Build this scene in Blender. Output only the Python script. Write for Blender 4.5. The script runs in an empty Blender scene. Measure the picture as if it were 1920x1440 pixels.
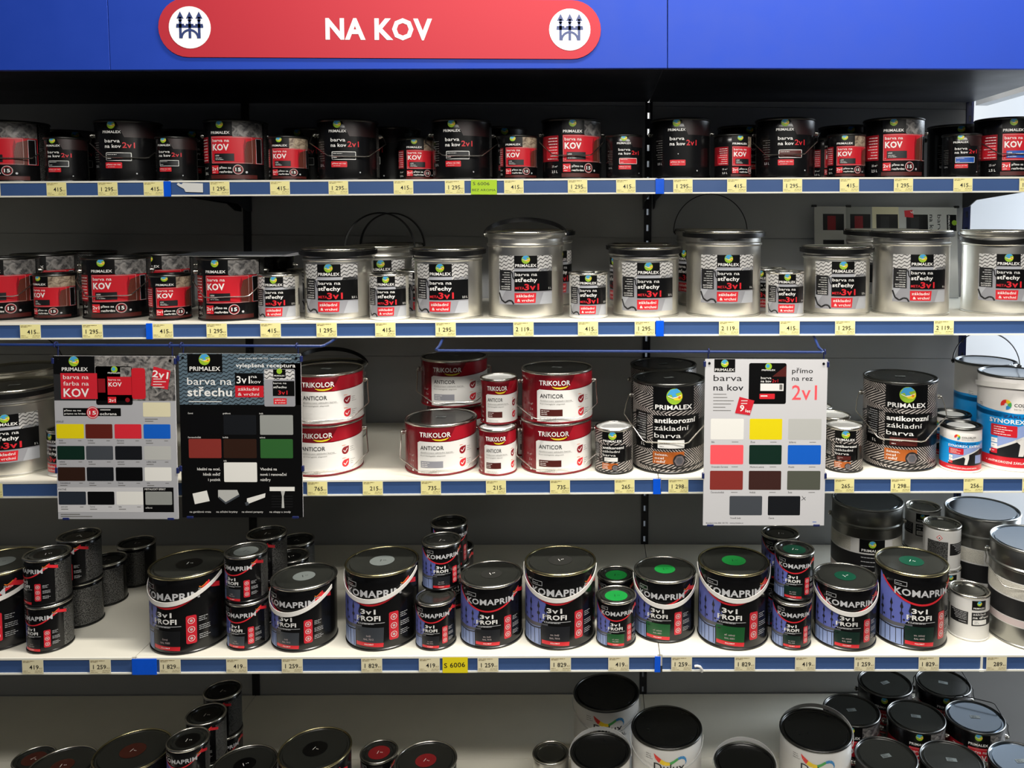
import bpy, bmesh, math, random
from mathutils import Vector, Matrix
from mathutils.geometry import tessellate_polygon
PI=math.pi
random.seed(4)
# ------------------------------------------------------------ camera, world, lights, exposure
scene=bpy.context.scene
COL=scene.collection
FPX=1533.0
cd=bpy.data.cameras.new('camera'); cam=bpy.data.objects.new('camera',cd); COL.objects.link(cam)
cd.sensor_fit='HORIZONTAL'; cd.sensor_width=36.0; cd.lens=FPX/1920*36
cd.shift_x=(960-1151.19)/1920; cd.shift_y=(497.85-720)/1920; cd.clip_start=.05
def cam_axes(yaw,pitch,roll):
    f=Vector((math.sin(yaw)*math.cos(pitch),math.cos(yaw)*math.cos(pitch),math.sin(pitch)))
    r=Vector((math.cos(yaw),-math.sin(yaw),0)); u=r.cross(f)
    return r*math.cos(roll)+u*math.sin(roll), -r*math.sin(roll)+u*math.cos(roll), f
ZO=1.66
r_,u_,f_=cam_axes(.01847,-.05939,.00752)
M=Matrix((r_,u_,-f_)).transposed().to_4x4(); M.translation=Vector((-.15275,-2.57456,.01435+ZO)); cam.matrix_world=M
scene.camera=cam
vs=scene.view_settings; vs.view_transform='Standard'; vs.look='None'; vs.gamma=1; vs.use_curve_mapping=False; vs.exposure=0.0
w=bpy.data.worlds.new('world'); scene.world=w; w.use_nodes=True
w.node_tree.nodes['Background'].inputs[0].default_value=(.80,.86,1,1); w.node_tree.nodes['Background'].inputs[1].default_value=.05
def area(name,loc,target,size,power,col,sy=None):
    l=bpy.data.lights.new(name,'AREA'); l.energy=power; l.color=col; l.shape='RECTANGLE'; l.size=size; l.size_y=sy or size
    o=bpy.data.objects.new(name,l); COL.objects.link(o); o.location=loc
    o.rotation_euler=(Vector(target)-Vector(loc)).to_track_quat('-Z','Y').to_euler(); return o
area('lamp_aisle',(.15,-2.45,2.75),(.3,-.5,1.35),2.8,68,(1,.965,.9),.22)
area('lamp_main',(.22,-1.09,3.35),(.22,-1.03,0),1.7,100,(1,.955,.87),.12)
area('fill_front',(.1,-5.6,3.4),(.1,-.5,1.6),4.5,8,(1,.97,.91),.3)  # unseen fill added low from the front to brighten upright faces
area('daylight',(2.9,.2,1.5),(1.2,.5,.9),.6,105,(.82,.91,1),2.2)

# ------------------------------------------------------------ materials
MATS={}
def srgb(c):
    return tuple(((x/255)/12.92 if x/255<=.04045 else ((x/255+.055)/1.055)**2.4) for x in c)
def mat(name,c=(128,128,128),rough=.5,metal=0,spec=.5,emit=None,bump=None,noise=0,nscale=8,trans=0,coat=0):
    if name in MATS: return MATS[name]
    m=bpy.data.materials.new(name); m.use_nodes=True; nt=m.node_tree; b=nt.nodes['Principled BSDF']
    col=srgb(c)+(1,)
    b.inputs['Base Color'].default_value=col; b.inputs['Roughness'].default_value=rough; b.inputs['Metallic'].default_value=metal
    b.inputs['Specular IOR Level'].default_value=spec
    if coat: b.inputs['Coat Weight'].default_value=coat; b.inputs['Coat Roughness'].default_value=.15
    if noise:
        tc=nt.nodes.new('ShaderNodeTexCoord'); n=nt.nodes.new('ShaderNodeTexNoise'); n.inputs['Scale'].default_value=nscale; n.inputs['Detail'].default_value=6
        nt.links.new(tc.outputs['Object'],n.inputs['Vector'])
        mx=nt.nodes.new('ShaderNodeMix'); mx.data_type='RGBA'
        mx.inputs['A'].default_value=tuple(x*(1-noise) for x in col[:3])+(1,); mx.inputs['B'].default_value=tuple(min(1,x*(1+noise)) for x in col[:3])+(1,)
        nt.links.new(n.outputs['Fac'],mx.inputs['Factor']); nt.links.new(mx.outputs['Result'],b.inputs['Base Color'])
        mr=nt.nodes.new('ShaderNodeMapRange'); mr.inputs['To Min'].default_value=rough*.8; mr.inputs['To Max'].default_value=min(1,rough*1.25)
        nt.links.new(n.outputs['Fac'],mr.inputs['Value']); nt.links.new(mr.outputs['Result'],b.inputs['Roughness'])
    MATS[name]=m; return m
def uvpat(name,fn,c1,c2,rough=.4,metal=0):
    """two-colour pattern computed from the label's own UV (metres)"""
    m=mat(name,c1,rough,metal); nt=m.node_tree; b=nt.nodes['Principled BSDF']
    uv=nt.nodes.new('ShaderNodeUVMap'); sp=nt.nodes.new('ShaderNodeSeparateXYZ'); nt.links.new(uv.outputs['UV'],sp.inputs[0])
    def mt(op,a,b_=None,c_=None):
        n=nt.nodes.new('ShaderNodeMath'); n.operation=op
        for i,v in enumerate((a,b_,c_)):
            if v is None: continue
            if isinstance(v,(int,float)): n.inputs[i].default_value=v
            else: nt.links.new(v,n.inputs[i])
        return n.outputs[0]
    fac=fn(mt,sp.outputs['X'],sp.outputs['Y'],nt,uv)
    mx=nt.nodes.new('ShaderNodeMix'); mx.data_type='RGBA'; mx.inputs['A'].default_value=srgb(c1)+(1,); mx.inputs['B'].default_value=srgb(c2)+(1,)
    nt.links.new(fac,mx.inputs['Factor']); nt.links.new(mx.outputs['Result'],b.inputs['Base Color']); return m
def f_tile(mt,u,v,nt,uv):
    s=mt('SINE',mt('MULTIPLY',u,2*PI/.0135)); t=mt('ADD',v,mt('MULTIPLY',s,.0020)); t=mt('ADD',t,mt('MULTIPLY',u,-.25))
    a=mt('LESS_THAN',mt('FRACT',mt('DIVIDE',t,.0092)),.24); return a
def f_tread(mt,u,v,nt,uv):
    z=mt('ABSOLUTE',mt('SUBTRACT',mt('FRACT',mt('DIVIDE',mt('ADD',v,mt('MULTIPLY',u,.2)),.075)),.5))
    t=mt('ADD',u,mt('MULTIPLY',z,.075*1.5)); g=mt('FRACT',mt('DIVIDE',t,.0100))
    n=nt.nodes.new('ShaderNodeTexNoise'); n.inputs['Scale'].default_value=45; nt.links.new(uv.outputs['UV'],n.inputs['Vector'])
    return mt('MULTIPLY',mt('LESS_THAN',g,.40),mt('MULTIPLY',n.outputs['Fac'],1.5))
def f_print(mt,u,v,nt,uv):
    a=mt('LESS_THAN',mt('FRACT',mt('DIVIDE',v,.0026)),.45)
    n=nt.nodes.new('ShaderNodeTexNoise'); n.inputs['Scale'].default_value=420; nt.links.new(uv.outputs['UV'],n.inputs['Vector'])
    return mt('MULTIPLY',a,mt('MULTIPLY',mt('GREATER_THAN',n.outputs['Fac'],.50),.40))
def f_marble(mt,u,v,nt,uv):
    n=nt.nodes.new('ShaderNodeTexNoise'); n.inputs['Scale'].default_value=60; n.inputs['Detail'].default_value=8; n.inputs['Distortion'].default_value=1.5
    nt.links.new(uv.outputs['UV'],n.inputs['Vector']); r=nt.nodes.new('ShaderNodeMapRange'); r.inputs['From Min'].default_value=.35; r.inputs['From Max'].default_value=.65
    nt.links.new(n.outputs['Fac'],r.inputs['Value']); return r.outputs[0]
def f_dots(mt,u,v,nt,uv):
    a=mt('ABSOLUTE',mt('SINE',mt('MULTIPLY',mt('ADD',u,v),PI/.0035))); b=mt('ABSOLUTE',mt('SINE',mt('MULTIPLY',mt('SUBTRACT',u,v),PI/.0035)))
    return mt('GREATER_THAN',mt('MULTIPLY',a,b),.55)
def f_bristle(mt,u,v,nt,uv):
    return mt('LESS_THAN',mt('FRACT',mt('DIVIDE',mt('ADD',u,mt('MULTIPLY',v,.08)),.0024)),.5)
uvpat('roof_tiles',f_tile,(205,203,200),(38,38,40)); uvpat('roof_tiles_dark',f_tile,(88,106,118),(22,26,30)); uvpat('tread_plate',f_tread,(28,26,26),(210,200,194),.35)
uvpat('fine_print',f_print,(20,20,20),(200,200,195)); uvpat('fine_print_light',f_print,(206,202,190),(60,60,60)); uvpat('stone',f_marble,(58,57,58),(150,146,142)); uvpat('stone_tan',f_marble,(92,74,60),(182,166,142))
uvpat('dot_grid',f_dots,(16,15,15),(58,20,22)); uvpat('bristles',f_bristle,(70,30,22),(118,58,44))
BASE=dict(
 black=((11,11,12),.28),ink_black=((18,18,20),.5),charcoal=((38,38,40),.45),white=((232,230,226),.4),ink_white=((240,238,234),.45),
 red=((214,40,50),.35),deep_red=((140,22,32),.3),tri_red=((118,18,28),.25),tri_bright=((165,26,40),.25),bright_red=((200,34,46),.28),pill_red=((205,38,52),.35),tag=((248,238,166),.6),tag_white=((222,222,218),.6),tag_pale=((236,226,188),.6),
 neon=((176,214,30),.6),note_yellow=((240,220,20),.6),ink_grey=((110,108,104),.6),ink_brown=((120,100,60),.6),lime=((150,190,50),.4),logo_yellow=((238,214,50),.4),
 logo_blue=((70,160,215),.4),logo_orange=((225,120,40),.4),smile=((232,210,40),.4),silver_ink=((196,196,198),.3),violet=((98,108,184),.4),steel_blue=((140,158,205),.4),fence=((34,34,40),.4),
 photo_grey=((92,92,98),.4),box_grey=((150,150,158),.4),box_brown=((78,26,22),.4),box_green=((20,84,40),.4),box_dgreen=((12,40,32),.4),box_slate=((58,62,68),.4),box_blue=((30,84,170),.4),box_black=((20,21,24),.4),
 orange=((176,92,36),.4),bolt=((120,110,112),.35),lak_blue=((18,142,214),.3),lak_navy=((20,90,170),.3),lak_white=((226,222,218),.3),roof_grey=((150,150,156),.4),roof_light=((176,178,184),.4),
 sign_red=((172,46,54),.4),navy=((34,50,100),.45),poster_silver=((176,176,180),.35),poster_light=((205,204,206),.35),sw_yellow=((232,212,20),.35),sw_brown=((96,34,26),.35),sw_red=((216,44,58),.35),sw_coral=((250,90,98),.35),
 sw_blue=((22,96,200),.35),sw_green=((14,42,32),.35),sw_green2=((48,98,48),.35),sw_slate=((70,74,80),.35),sw_dark=((22,24,28),.35),sw_lgrey=((188,188,184),.35),sw_dbrown=((48,28,20),.35),sw_black=((6,6,8),.35),sw_white=((236,234,228),.35),
 sw_cream=((224,216,182),.35),sw_grey=((150,152,148),.35),sw_olive=((84,86,76),.35),sw_redbrown=((136,50,44),.35),sw_brown2=((62,36,32),.35),sw_navyg=((40,46,56),.35),dx_red=((220,50,40),.4),dx_yellow=((236,200,40),.4),dx_green=((70,160,80),.4),dx_blue=((40,130,190),.4),
 stk_grey=((112,118,116),.35),stk_black=((9,9,10),.2),stk_green=((26,140,60),.35),stk_dgreen=((10,72,52),.3),stk_brown=((72,32,24),.35),stk_red=((140,32,36),.35),stk_clear=((44,44,42),.3),pale_print=((196,180,178),.45))
for k,(c,r) in BASE.items(): mat(k,c,r)
mat('tri_body',(118,18,28),.22,noise=.25,nscale=14); mat('can_black',(12,12,13),.22,spec=.5,noise=.2); mat('can_silver',(228,226,220),.33,metal=1,noise=.03,nscale=3); mat('can_white',(214,212,208),.35,noise=.04)
mat('can_grey_steel',(150,150,146),.3,metal=1,noise=.1); mat('tin',(205,202,194),.24,metal=1,noise=.08,nscale=20); mat('brass_tin',(190,180,140),.25,metal=1,noise=.1,nscale=20); mat('dark_tin',(92,92,90),.3,metal=1,noise=.1)
mat('lid_dark',(40,41,38),.22,noise=.15,nscale=30); mat('lid_black',(14,15,15),.25,noise=.2,nscale=30); mat('lid_tin',(150,150,144),.2,metal=1,noise=.1); mat('lid_white',(235,235,232),.4,noise=.05); mat('lid_grey',(150,150,150),.35,noise=.05)
mat('lid_steel',(120,130,140),.16,metal=1,noise=.1,nscale=4)
mat('wire',(205,200,192),.25,metal=1); mat('wire_dark',(60,60,60),.35,metal=1); mat('strap_white',(232,228,222),.4); mat('strap_black',(10,10,11),.35); mat('strap_clear',(190,190,188),.3)
mat('sign_red_gloss',(160,36,48),.55,spec=.25); mat('panel_grey',(160,162,164),.32,noise=.10,nscale=2.2); mat('shelf_white',(226,222,208),.42,noise=.07,nscale=7); mat('upright_dark',(14,15,24),.4,noise=.1); mat('upright_navy',(22,32,72),.35,noise=.1)
mat('header_blue',(20,54,150),.6,spec=.25,noise=.06,nscale=14); mat('rail_blue',(62,90,140),.35,noise=.08,nscale=10); mat('rail_lip',(238,236,224),.35,noise=.03); mat('tape_blue',(10,90,225),.3,noise=.1,nscale=60); mat('wire_blue',(34,54,108),.3,noise=.1)
mat('floor_grey',(62,60,57),.4,noise=.1); mat('wall_white',(225,228,232),.35,noise=.05,nscale=3); mat('seam',(30,30,30),.7); mat('clip_navy',(26,36,86),.4)
# ------------------------------------------------------------ helpers
def link(o,parent=None):
    COL.objects.link(o)
    if parent: o.parent=parent
    return o
def tag(o,label=None,cat=None,group=None,kind=None):
    if label: o['label']=label
    if cat: o['category']=cat
    if group: o['group']=group
    if kind: o['kind']=kind
    return o
def empty(name,loc,rot=(0,0,0)):
    o=bpy.data.objects.new(name,None); o.empty_display_size=.02; o.location=loc; o.rotation_euler=rot; return link(o)
def fin(bm,name,mats,smooth=False):
    me=bpy.data.meshes.new(name); bm.to_mesh(me); bm.free()
    for m in mats: me.materials.append(MATS[m])
    if smooth:
        for p in me.polygons: p.use_smooth=True
        try: me.set_sharp_from_angle(angle=math.radians(35))
        except Exception: pass
    return me
def obj(name,me,parent=None,loc=(0,0,0),rot=(0,0,0)):
    o=bpy.data.objects.new(name,me); o.location=loc; o.rotation_euler=rot; return link(o,parent)
def box(bm,a,b,mi=0,bevel=0):
    r=bmesh.ops.create_cube(bm,size=1.0); vs_=r['verts']
    for v in vs_:
        v.co=Vector([(a[i]+b[i])/2+v.co[i]*(b[i]-a[i]) for i in range(3)])
    fs={f for v in vs_ for f in v.link_faces}
    for f in fs: f.material_index=mi
    if bevel:
        es={e for f in fs for e in f.edges}; bmesh.ops.bevel(bm,geom=list(es),offset=bevel,segments=1,affect='EDGES')
def boxmesh(name,a,b,m,bevel=0):
    bm=bmesh.new(); box(bm,a,b,0,bevel); return fin(bm,name,[m])
def lathe(prof,seg=64):
    bm=bmesh.new(); rings=[]
    for r,z in prof:
        if r<1e-6: rings.append([bm.verts.new((0,0,z))])
        else: rings.append([bm.verts.new((r*math.sin(2*PI*i/seg),-r*math.cos(2*PI*i/seg),z)) for i in range(seg)])
    for a,b in zip(rings,rings[1:]):
        for i in range(seg):
            j=(i+1)%seg
            if len(a)==1: bm.faces.new((a[0],b[j],b[i]))
            elif len(b)==1: bm.faces.new((a[i],a[j],b[0]))
            else: bm.faces.new((a[i],a[j],b[j],b[i]))
    bmesh.ops.recalc_face_normals(bm,faces=bm.faces); return bm
def tube(bm,pts,r,seg=8,mi=0,closed=False):
    pts=[Vector(p) for p in pts]; n=len(pts); prev=None; rings=[]; ref=None
    for i,p in enumerate(pts):
        d=((pts[i+1]-p) if i<n-1 else Vector((0,0,0)))+((p-pts[i-1]) if i>0 else Vector((0,0,0)))
        d.normalize()
        if ref is None: ref=Vector((0,0,1)) if abs(d.z)<.9 else Vector((1,0,0))
        a=(ref-d*ref.dot(d)).normalized(); b=d.cross(a); ref=a
        rings.append([bm.verts.new(p+a*r*math.cos(2*PI*k/seg)+b*r*math.sin(2*PI*k/seg)) for k in range(seg)])
    for A,B in zip(rings,rings[1:]):
        for k in range(seg): bm.faces.new((A[k],A[(k+1)%seg],B[(k+1)%seg],B[k])).material_index=mi
    bm.faces.new(rings[0][::-1]).material_index=mi; bm.faces.new(rings[-1]).material_index=mi
TXT={}
def text_tris(s,bold=0.0):
    k=(s,bold)
    if k in TXT: return TXT[k]
    cu=bpy.data.curves.new('t','FONT'); cu.body=s; cu.size=1; cu.resolution_u=2; cu.offset=bold*.62; cu.space_character=1+bold*1.4; cu.fill_mode='FRONT'
    o=bpy.data.objects.new('t',cu); COL.objects.link(o); dg=bpy.context.evaluated_depsgraph_get(); me=o.evaluated_get(dg).to_mesh()
    vs_=[(v.co.x,v.co.y) for v in me.vertices]; fs=[tuple(p.vertices) for p in me.polygons]
    o.evaluated_get(dg).to_mesh_clear(); bpy.data.objects.remove(o); bpy.data.curves.remove(cu)
    xs=[v[0] for v in vs_] or [0,1]
    TXT[k]=(vs_,fs,min(xs),max(xs)); return TXT[k]
class Art:
    """flat artwork in metres, later laid flat or bent round a can"""
    def __init__(s,sx=1,sy=1,ox=0,oy=0): s.sx,s.sy,s.ox,s.oy=sx,sy,ox,oy; s.F=[]
    def tr(s,x,y): return (x*s.sx+s.ox,y*s.sy+s.oy)
    def poly(s,pts,m,l=0):
        q=[s.tr(*p) for p in pts]; t=tessellate_polygon([[Vector((x,y,0)) for x,y in q]])
        for a in t: s.F.append(([q[i] for i in a],m,l))
    def rect(s,x0,y0,x1,y1,m,l=0): s.F.append(([s.tr(x0,y0),s.tr(x1,y0),s.tr(x1,y1),s.tr(x0,y1)],m,l))
    def rrect(s,x0,y0,x1,y1,m,l=0,r=.004,n=4):
        p=[]
        for cx,cy,a0 in ((x1-r,y1-r,0),(x0+r,y1-r,90),(x0+r,y0+r,180),(x1-r,y0+r,270)):
            for k in range(n+1): a=math.radians(a0+90*k/n); p.append((cx+r*math.cos(a),cy+r*math.sin(a)))
        s.poly(p,m,l)
    def frame(s,x0,y0,x1,y1,m,l=0,t=.001):
        s.rect(x0,y0,x1,y0+t,m,l); s.rect(x0,y1-t,x1,y1,m,l); s.rect(x0,y0,x0+t,y1,m,l); s.rect(x1-t,y0,x1,y1,m,l)
    def circ(s,cx,cy,r,m,l=0,n=24,ry=None):
        ry=ry or r; s.poly([(cx+r*math.cos(2*PI*k/n),cy+ry*math.sin(2*PI*k/n)) for k in range(n)],m,l)
    def ring(s,cx,cy,r,t,m,l=0,n=24,a0=0,a1=360):
        P=[]
        for k in range(n):
            a,b=[math.radians(a0+(a1-a0)*(k+q)/n) for q in (0,1)]
            s.F.append(([s.tr(cx+rr*math.cos(x),cy+rr*math.sin(x)) for rr,x in ((r-t,a),(r,a),(r,b),(r-t,b))],m,l))
    def strip(s,pts,w,m,l=0):
        for i in range(len(pts)-1):
            (x0,y0),(x1,y1)=pts[i],pts[i+1]; w0=w[i] if isinstance(w,list) else w; w1=w[i+1] if isinstance(w,list) else w
            dx,dy=x1-x0,y1-y0; L=math.hypot(dx,dy) or 1; nx,ny=-dy/L,dx/L
            s.F.append(([s.tr(x0-nx*w0/2,y0-ny*w0/2),s.tr(x1-nx*w1/2,y1-ny*w1/2),s.tr(x1+nx*w1/2,y1+ny*w1/2),s.tr(x0+nx*w0/2,y0+ny*w0/2)],m,l))
    def text(s,t,x,y,h,m='ink_white',l=2,w=None,bold=0.0,al='l',rot=0):
        """x,y: left baseline (or centre with al='c'), h: cap height, w: total width"""
        V,Fs,a,b=text_tris(t,bold); k=h/.727; kx=(w/(b-a)) if w else k; W=(b-a)*kx
        off=-W/2 if al=='c' else (-W if al=='r' else 0)
        c,sn=math.cos(math.radians(rot)),math.sin(math.radians(rot))
        P=[]
        for vx,vy in V:
            px,py=(vx-a)*kx+off,vy*k; P.append(s.tr(x+px*c-py*sn,y+px*sn+py*c))
        for f in Fs: s.F.append(([P[i] for i in f],m,l))
    def lines(s,x,y,w,n,dy,m='ink_white',l=2,t=.0012,al='l',seed=1):
        rd=random.Random(seed)
        for i in range(n):
            ww=w*rd.uniform(.55,1); x0=x if al=='l' else x-ww; yy=y-i*dy; c=x0
            while c<x0+ww-1e-4:
                e=min(x0+ww,c+rd.uniform(.004,.010)); s.rect(c,yy,e,yy+t,m,l); c=e+.0012
    def mesh(s,name,R=None,step=.00022,seg=64,base=.0003,thick=0):
        bm=bmesh.new(); uv=bm.loops.layers.uv.new('UVMap'); names=[]; by={}
        for pts,m,l in s.F:
            if m not in names: names.append(m)
            key=(names.index(m),l); by.setdefault(key,[]).append(pts)
        for (mi,l),polys in by.items():
            cache={}
            for pts in polys:
                vv=[]
                for x,y in pts:
                    k=(round(x,6),round(y,6))
                    if k not in cache: cache[k]=bm.verts.new((x,y,base+l*step))
                    vv.append(cache[k])
                if len(set(vv))<3: continue
                try: f=bm.faces.new(vv)
                except ValueError: continue
                f.material_index=mi
        if R:
            d=2*PI*R/seg; xs=[v.co.x for v in bm.verts]; k0=math.floor(min(xs)/d); k1=math.ceil(max(xs)/d)
            for k in range(k0,k1+1):
                x=k*d; g=[f for f in bm.faces if min(v.co.x for v in f.verts)<x-1e-6 and max(v.co.x for v in f.verts)>x+1e-6]
                if not g: continue
                ge=list({e for f in g for e in f.edges}); gv=list({v for f in g for v in f.verts})
                bmesh.ops.bisect_plane(bm,geom=gv+ge+g,dist=1e-7,plane_co=(x,0,0),plane_no=(1,0,0))
        for f in bm.faces:
            f.normal_update()
            if f.normal.z<0: f.normal_flip()
            for lp in f.loops: lp[uv].uv=(lp.vert.co.x,lp.vert.co.y)
        if R:
            for v in bm.verts:
                th=v.co.x/R; rr=R+v.co.z; v.co=Vector((rr*math.sin(th),-rr*math.cos(th),v.co.y))
        else:
            for v in bm.verts: v.co=Vector((v.co.x,-v.co.z,v.co.y))
        me=fin(bm,name,names)
        for p in me.polygons: p.use_smooth=bool(R)
        return me
# ------------------------------------------------------------ label artwork
def logo(a,x,y,r,l=2):
    a.circ(x,y,r,'lime',l); a.poly([(x-r*.95,y+r*.1),(x-r*.5,y+r*.85),(x+r*.3,y+r*.98),(x+r*.8,y+r*.55),(x+r*.1,y+r*.35),(x+r*.35,y-r*.05),(x-r*.2,y-r*.1),(x-r*.4,y+r*.25)],'logo_blue',l+1)
    a.poly([(x-r*.3,y-r*.15),(x+r*.5,y+r*.05),(x+r*.95,y+r*.3),(x+r*.98,y-r*.2),(x+r*.6,y-r*.5),(x,y-r*.45)],'logo_yellow',l+1); a.circ(x+r*.6,y-r*.12,r*.16,'logo_orange',l+2,10)
    a.strip([(x-r*.8,y+r*.05),(x-r*.2,y-r*.22),(x+r*.3,y-r*.08),(x+r*.8,y+r*.12)],r*.09,'ink_white',l+2)
def art_kov(sx,sy,box='box_black',marble='stone',tagtext='LESK',shift=0):
    a=Art(sx,sy)
    a.rect(.031,.112,.112,.150,marble,0); a.rect(-.026,.044,.112,.113,'bright_red',0); a.poly([(.056,.044),(.064,.044),(.066,.085),(.060,.108),(.056,.09)],'deep_red',1); a.strip([(.050,.052),(.053,.075),(.052,.095)],[.001,.003,.001],'pill_red',1)
    a.poly([(.060,.044),(.086,.044),(.088,.108),(.064,.100),(.058,.075)],'bristles',2)
    a.rect(.088,.045,.110,.110,'black',2); a.frame(.088,.045,.106,.109,'silver_ink',3,.001)
    a.ring(-.020,.050,.001,.0005,'ink_white',1,6); a.frame(-.025,.045,.078,.111,'pale_print',3,.0007)
    a.rect(-.028,.116,.031,.152,'black',2); logo(a,.0,.143,.0095,3); a.text('PRIMALEX',0,.119,.0068,w=.050,bold=.035,al='c',l=3)
    a.text('barva na',-.021,.0985,.0080,w=.044,l=3,bold=.01); a.text('KOV',-.021,.0775,.0160,w=.043,bold=.05,l=3)
    a.rect(-.016,.050,.034,.069,box,3); a.text(tagtext,-.013,.062,.0035,w=.011,bold=.02,l=4); a.lines(-.013,.057,.026,2,.004,t=.0012,l=4,seed=3)
    a.rect(-.026,.018,-.006,.039,'red',2); a.text('2v1',-.016,.0265,.0085,w=.018,bold=.035,al='c',l=3); a.lines(-.0235,.021,.016,1,.004,l=3)
    a.text('přímo na',-.003,.0305,.0056,w=.029,bold=.03,l=3); a.text('rez/hrdzu',-.003,.0200,.0056,w=.031,bold=.03,l=3)
    a.circ(.042,.0285,.0125,'deep_red',2); a.ring(.042,.0285,.0125,.0016,'pale_print',3); a.circ(.042,.0285,.0085,'black',3); a.text('15',.042,.0245,.0088,w=.013,bold=.045,al='c',l=4)
    a.circ(.062,.022,.003,'silver_ink',3,8); a.rect(-.03,.003,.09,.015,'box_brown',0)
    a.rect(-.105,.046,-.038,.112,'deep_red',0); a.rect(-.080,.050,-.040,.085,'bright_red',1); a.lines(-.041,.104,.034,8,.0075,l=3,t=.0016,al='r',seed=5)
    a.text('25 m²',-.041,.030,.0055,al='r',l=3); a.text('2,5 L',-.041,.016,.0065,bold=.015,al='r',l=3)
    a.rect(.116,.004,.20,.150,'fine_print',0)
    if sx<.95: a.rect(.118,.030,.175,.095,'fine_print_light',1)
    a.rect(-.20,.004,-.115,.150,'fine_print',0)
    return a
def art_2v1(sx,sy,box='box_black',print_=True):
    a=Art(sx,sy)
    a.poly([(.012,.152),(.115,.152),(.115,.112),(.03,.112)],'dot_grid',0)
    logo(a,0,.143,.010,2); a.text('PRIMALEX',0,.122,.0066,w=.046,bold=.035,al='c')
    a.text('barva',-.018,.0985,.0090,w=.038,bold=.012); a.text('na kov',-.018,.0850,.0090,w=.040,bold=.03); a.text('2v1',.025,.085,.0145,'red',w=.028,bold=.02)
    if box: a.rrect(-.016,.052,.045,.073,'ink_white',1,.002); a.rrect(-.0145,.0535,.0435,.0715,box,2,.0015); a.lines(-.012,.067,.024,1,.004,l=3,seed=2); a.lines(-.012,.057,.016,1,.004,l=3,seed=8)
    a.rrect(-.018,.033,.023,.048,'red',1,.002); a.text('přímo na rez',-.015,.041,.0035,w=.035,bold=.02); a.lines(-.012,.036,.028,1,.003,'pale_print',seed=4)
    a.circ(.055,.02,.002,'silver_ink',2,8)
    if not box: a.circ(.004,.063,.0013,'ink_white',2,8)
    a.lines(-.040,.098,.026,9,.006,'ink_grey',l=1,t=.0011,al='r',seed=6); a.text('2,5 L',-.042,.036,.006,'silver_ink',al='r',l=1)
    a.rect(-.20,.01,-.10,.14,'fine_print',0); a.rect(.115,.01,.20,.14,'fine_print',0); a.rect(.13,.01,.165,.045,'fine_print_light' if sx<.95 else 'fine_print',1)
    return a
def art_strechy(sx,sy,ox=0,oy=0,full=False,vol='2,5 L'):
    a=Art(sx,sy,ox,oy); L0,L1=(-.073,.071)
    if full: a.rect(-.16,.014,-.073,.139,'can_white',0); a.rect(.071,.014,.16,.139,'fine_print_light',0); a.rect(.09,.05,.15,.10,'fine_print',1)
    a.rect(L0,.017,L1,.139,'roof_grey',0); a.rect(L0,.100,-.029,.139,'roof_tiles',1); a.rect(.029,.100,L1,.139,'roof_tiles',1); a.poly([(-.029,.100),(.071,.100),(.071,.108),(-.029,.104)],'roof_light',1)
    a.poly([(-.073,.022),(-.05,.055),(-.033,.090),(-.045,.098),(-.073,.060)],'roof_light',1); a.poly([(.034,.017),(.045,.047),(.071,.047),(.071,.017)],'roof_light',1)
    a.strip([(-.073,.046),(-.066,.028),(-.055,.021),(-.044,.027),(-.036,.026),(-.031,.018)],.0042,'ink_black',2); a.strip([(-.045,.098),(-.034,.097),(-.033,.086),(-.029,.08)],.003,'ink_black',2)
    a.rect(-.029,.108,.029,.139,'black',2); logo(a,0,.1295,.0105,3); a.text('PRIMALEX',0,.1110,.0074,w=.053,bold=.04,al='c',l=3)
    a.rect(-.029,.050,.071,.100,'black',2); a.text('barva na',-.027,.0885,.0084,w=.055,l=3,bold=.01); a.text('střechy',-.027,.0740,.0098,w=.055,bold=.04,l=3)
    a.text('META',-.027,.055,.0066,'red',w=.023,l=3,bold=.02); a.text('3v1',-.004,.0535,.0155,'red',w=.037,bold=.045,l=3); a.text(vol,.068,.054,.005,al='r',bold=.02,l=3)
    a.poly([(-.029,.021),(.023,.021),(.0255,.046),(-.029,.046)],'red',2); a.text('základní',-.025,.0355,.0072,w=.045,bold=.02,l=3); a.text('& vrchní',-.022,.0245,.0068,w=.042,bold=.02,l=3)
    a.poly([(-.071,.052),(-.037,.052),(-.037,.103),(-.071,.103)],'ink_black',2); a.lines(-.040,.096,.026,6,.0058,l=3,al='r',seed=3); a.text('EXTERIÉR',-.040,.060,.0032,w=.026,al='r',l=3,bold=.02); a.text('INTERIÉR',-.040,.0545,.0032,w=.025,al='r',l=3,bold=.02)
    return a
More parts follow.
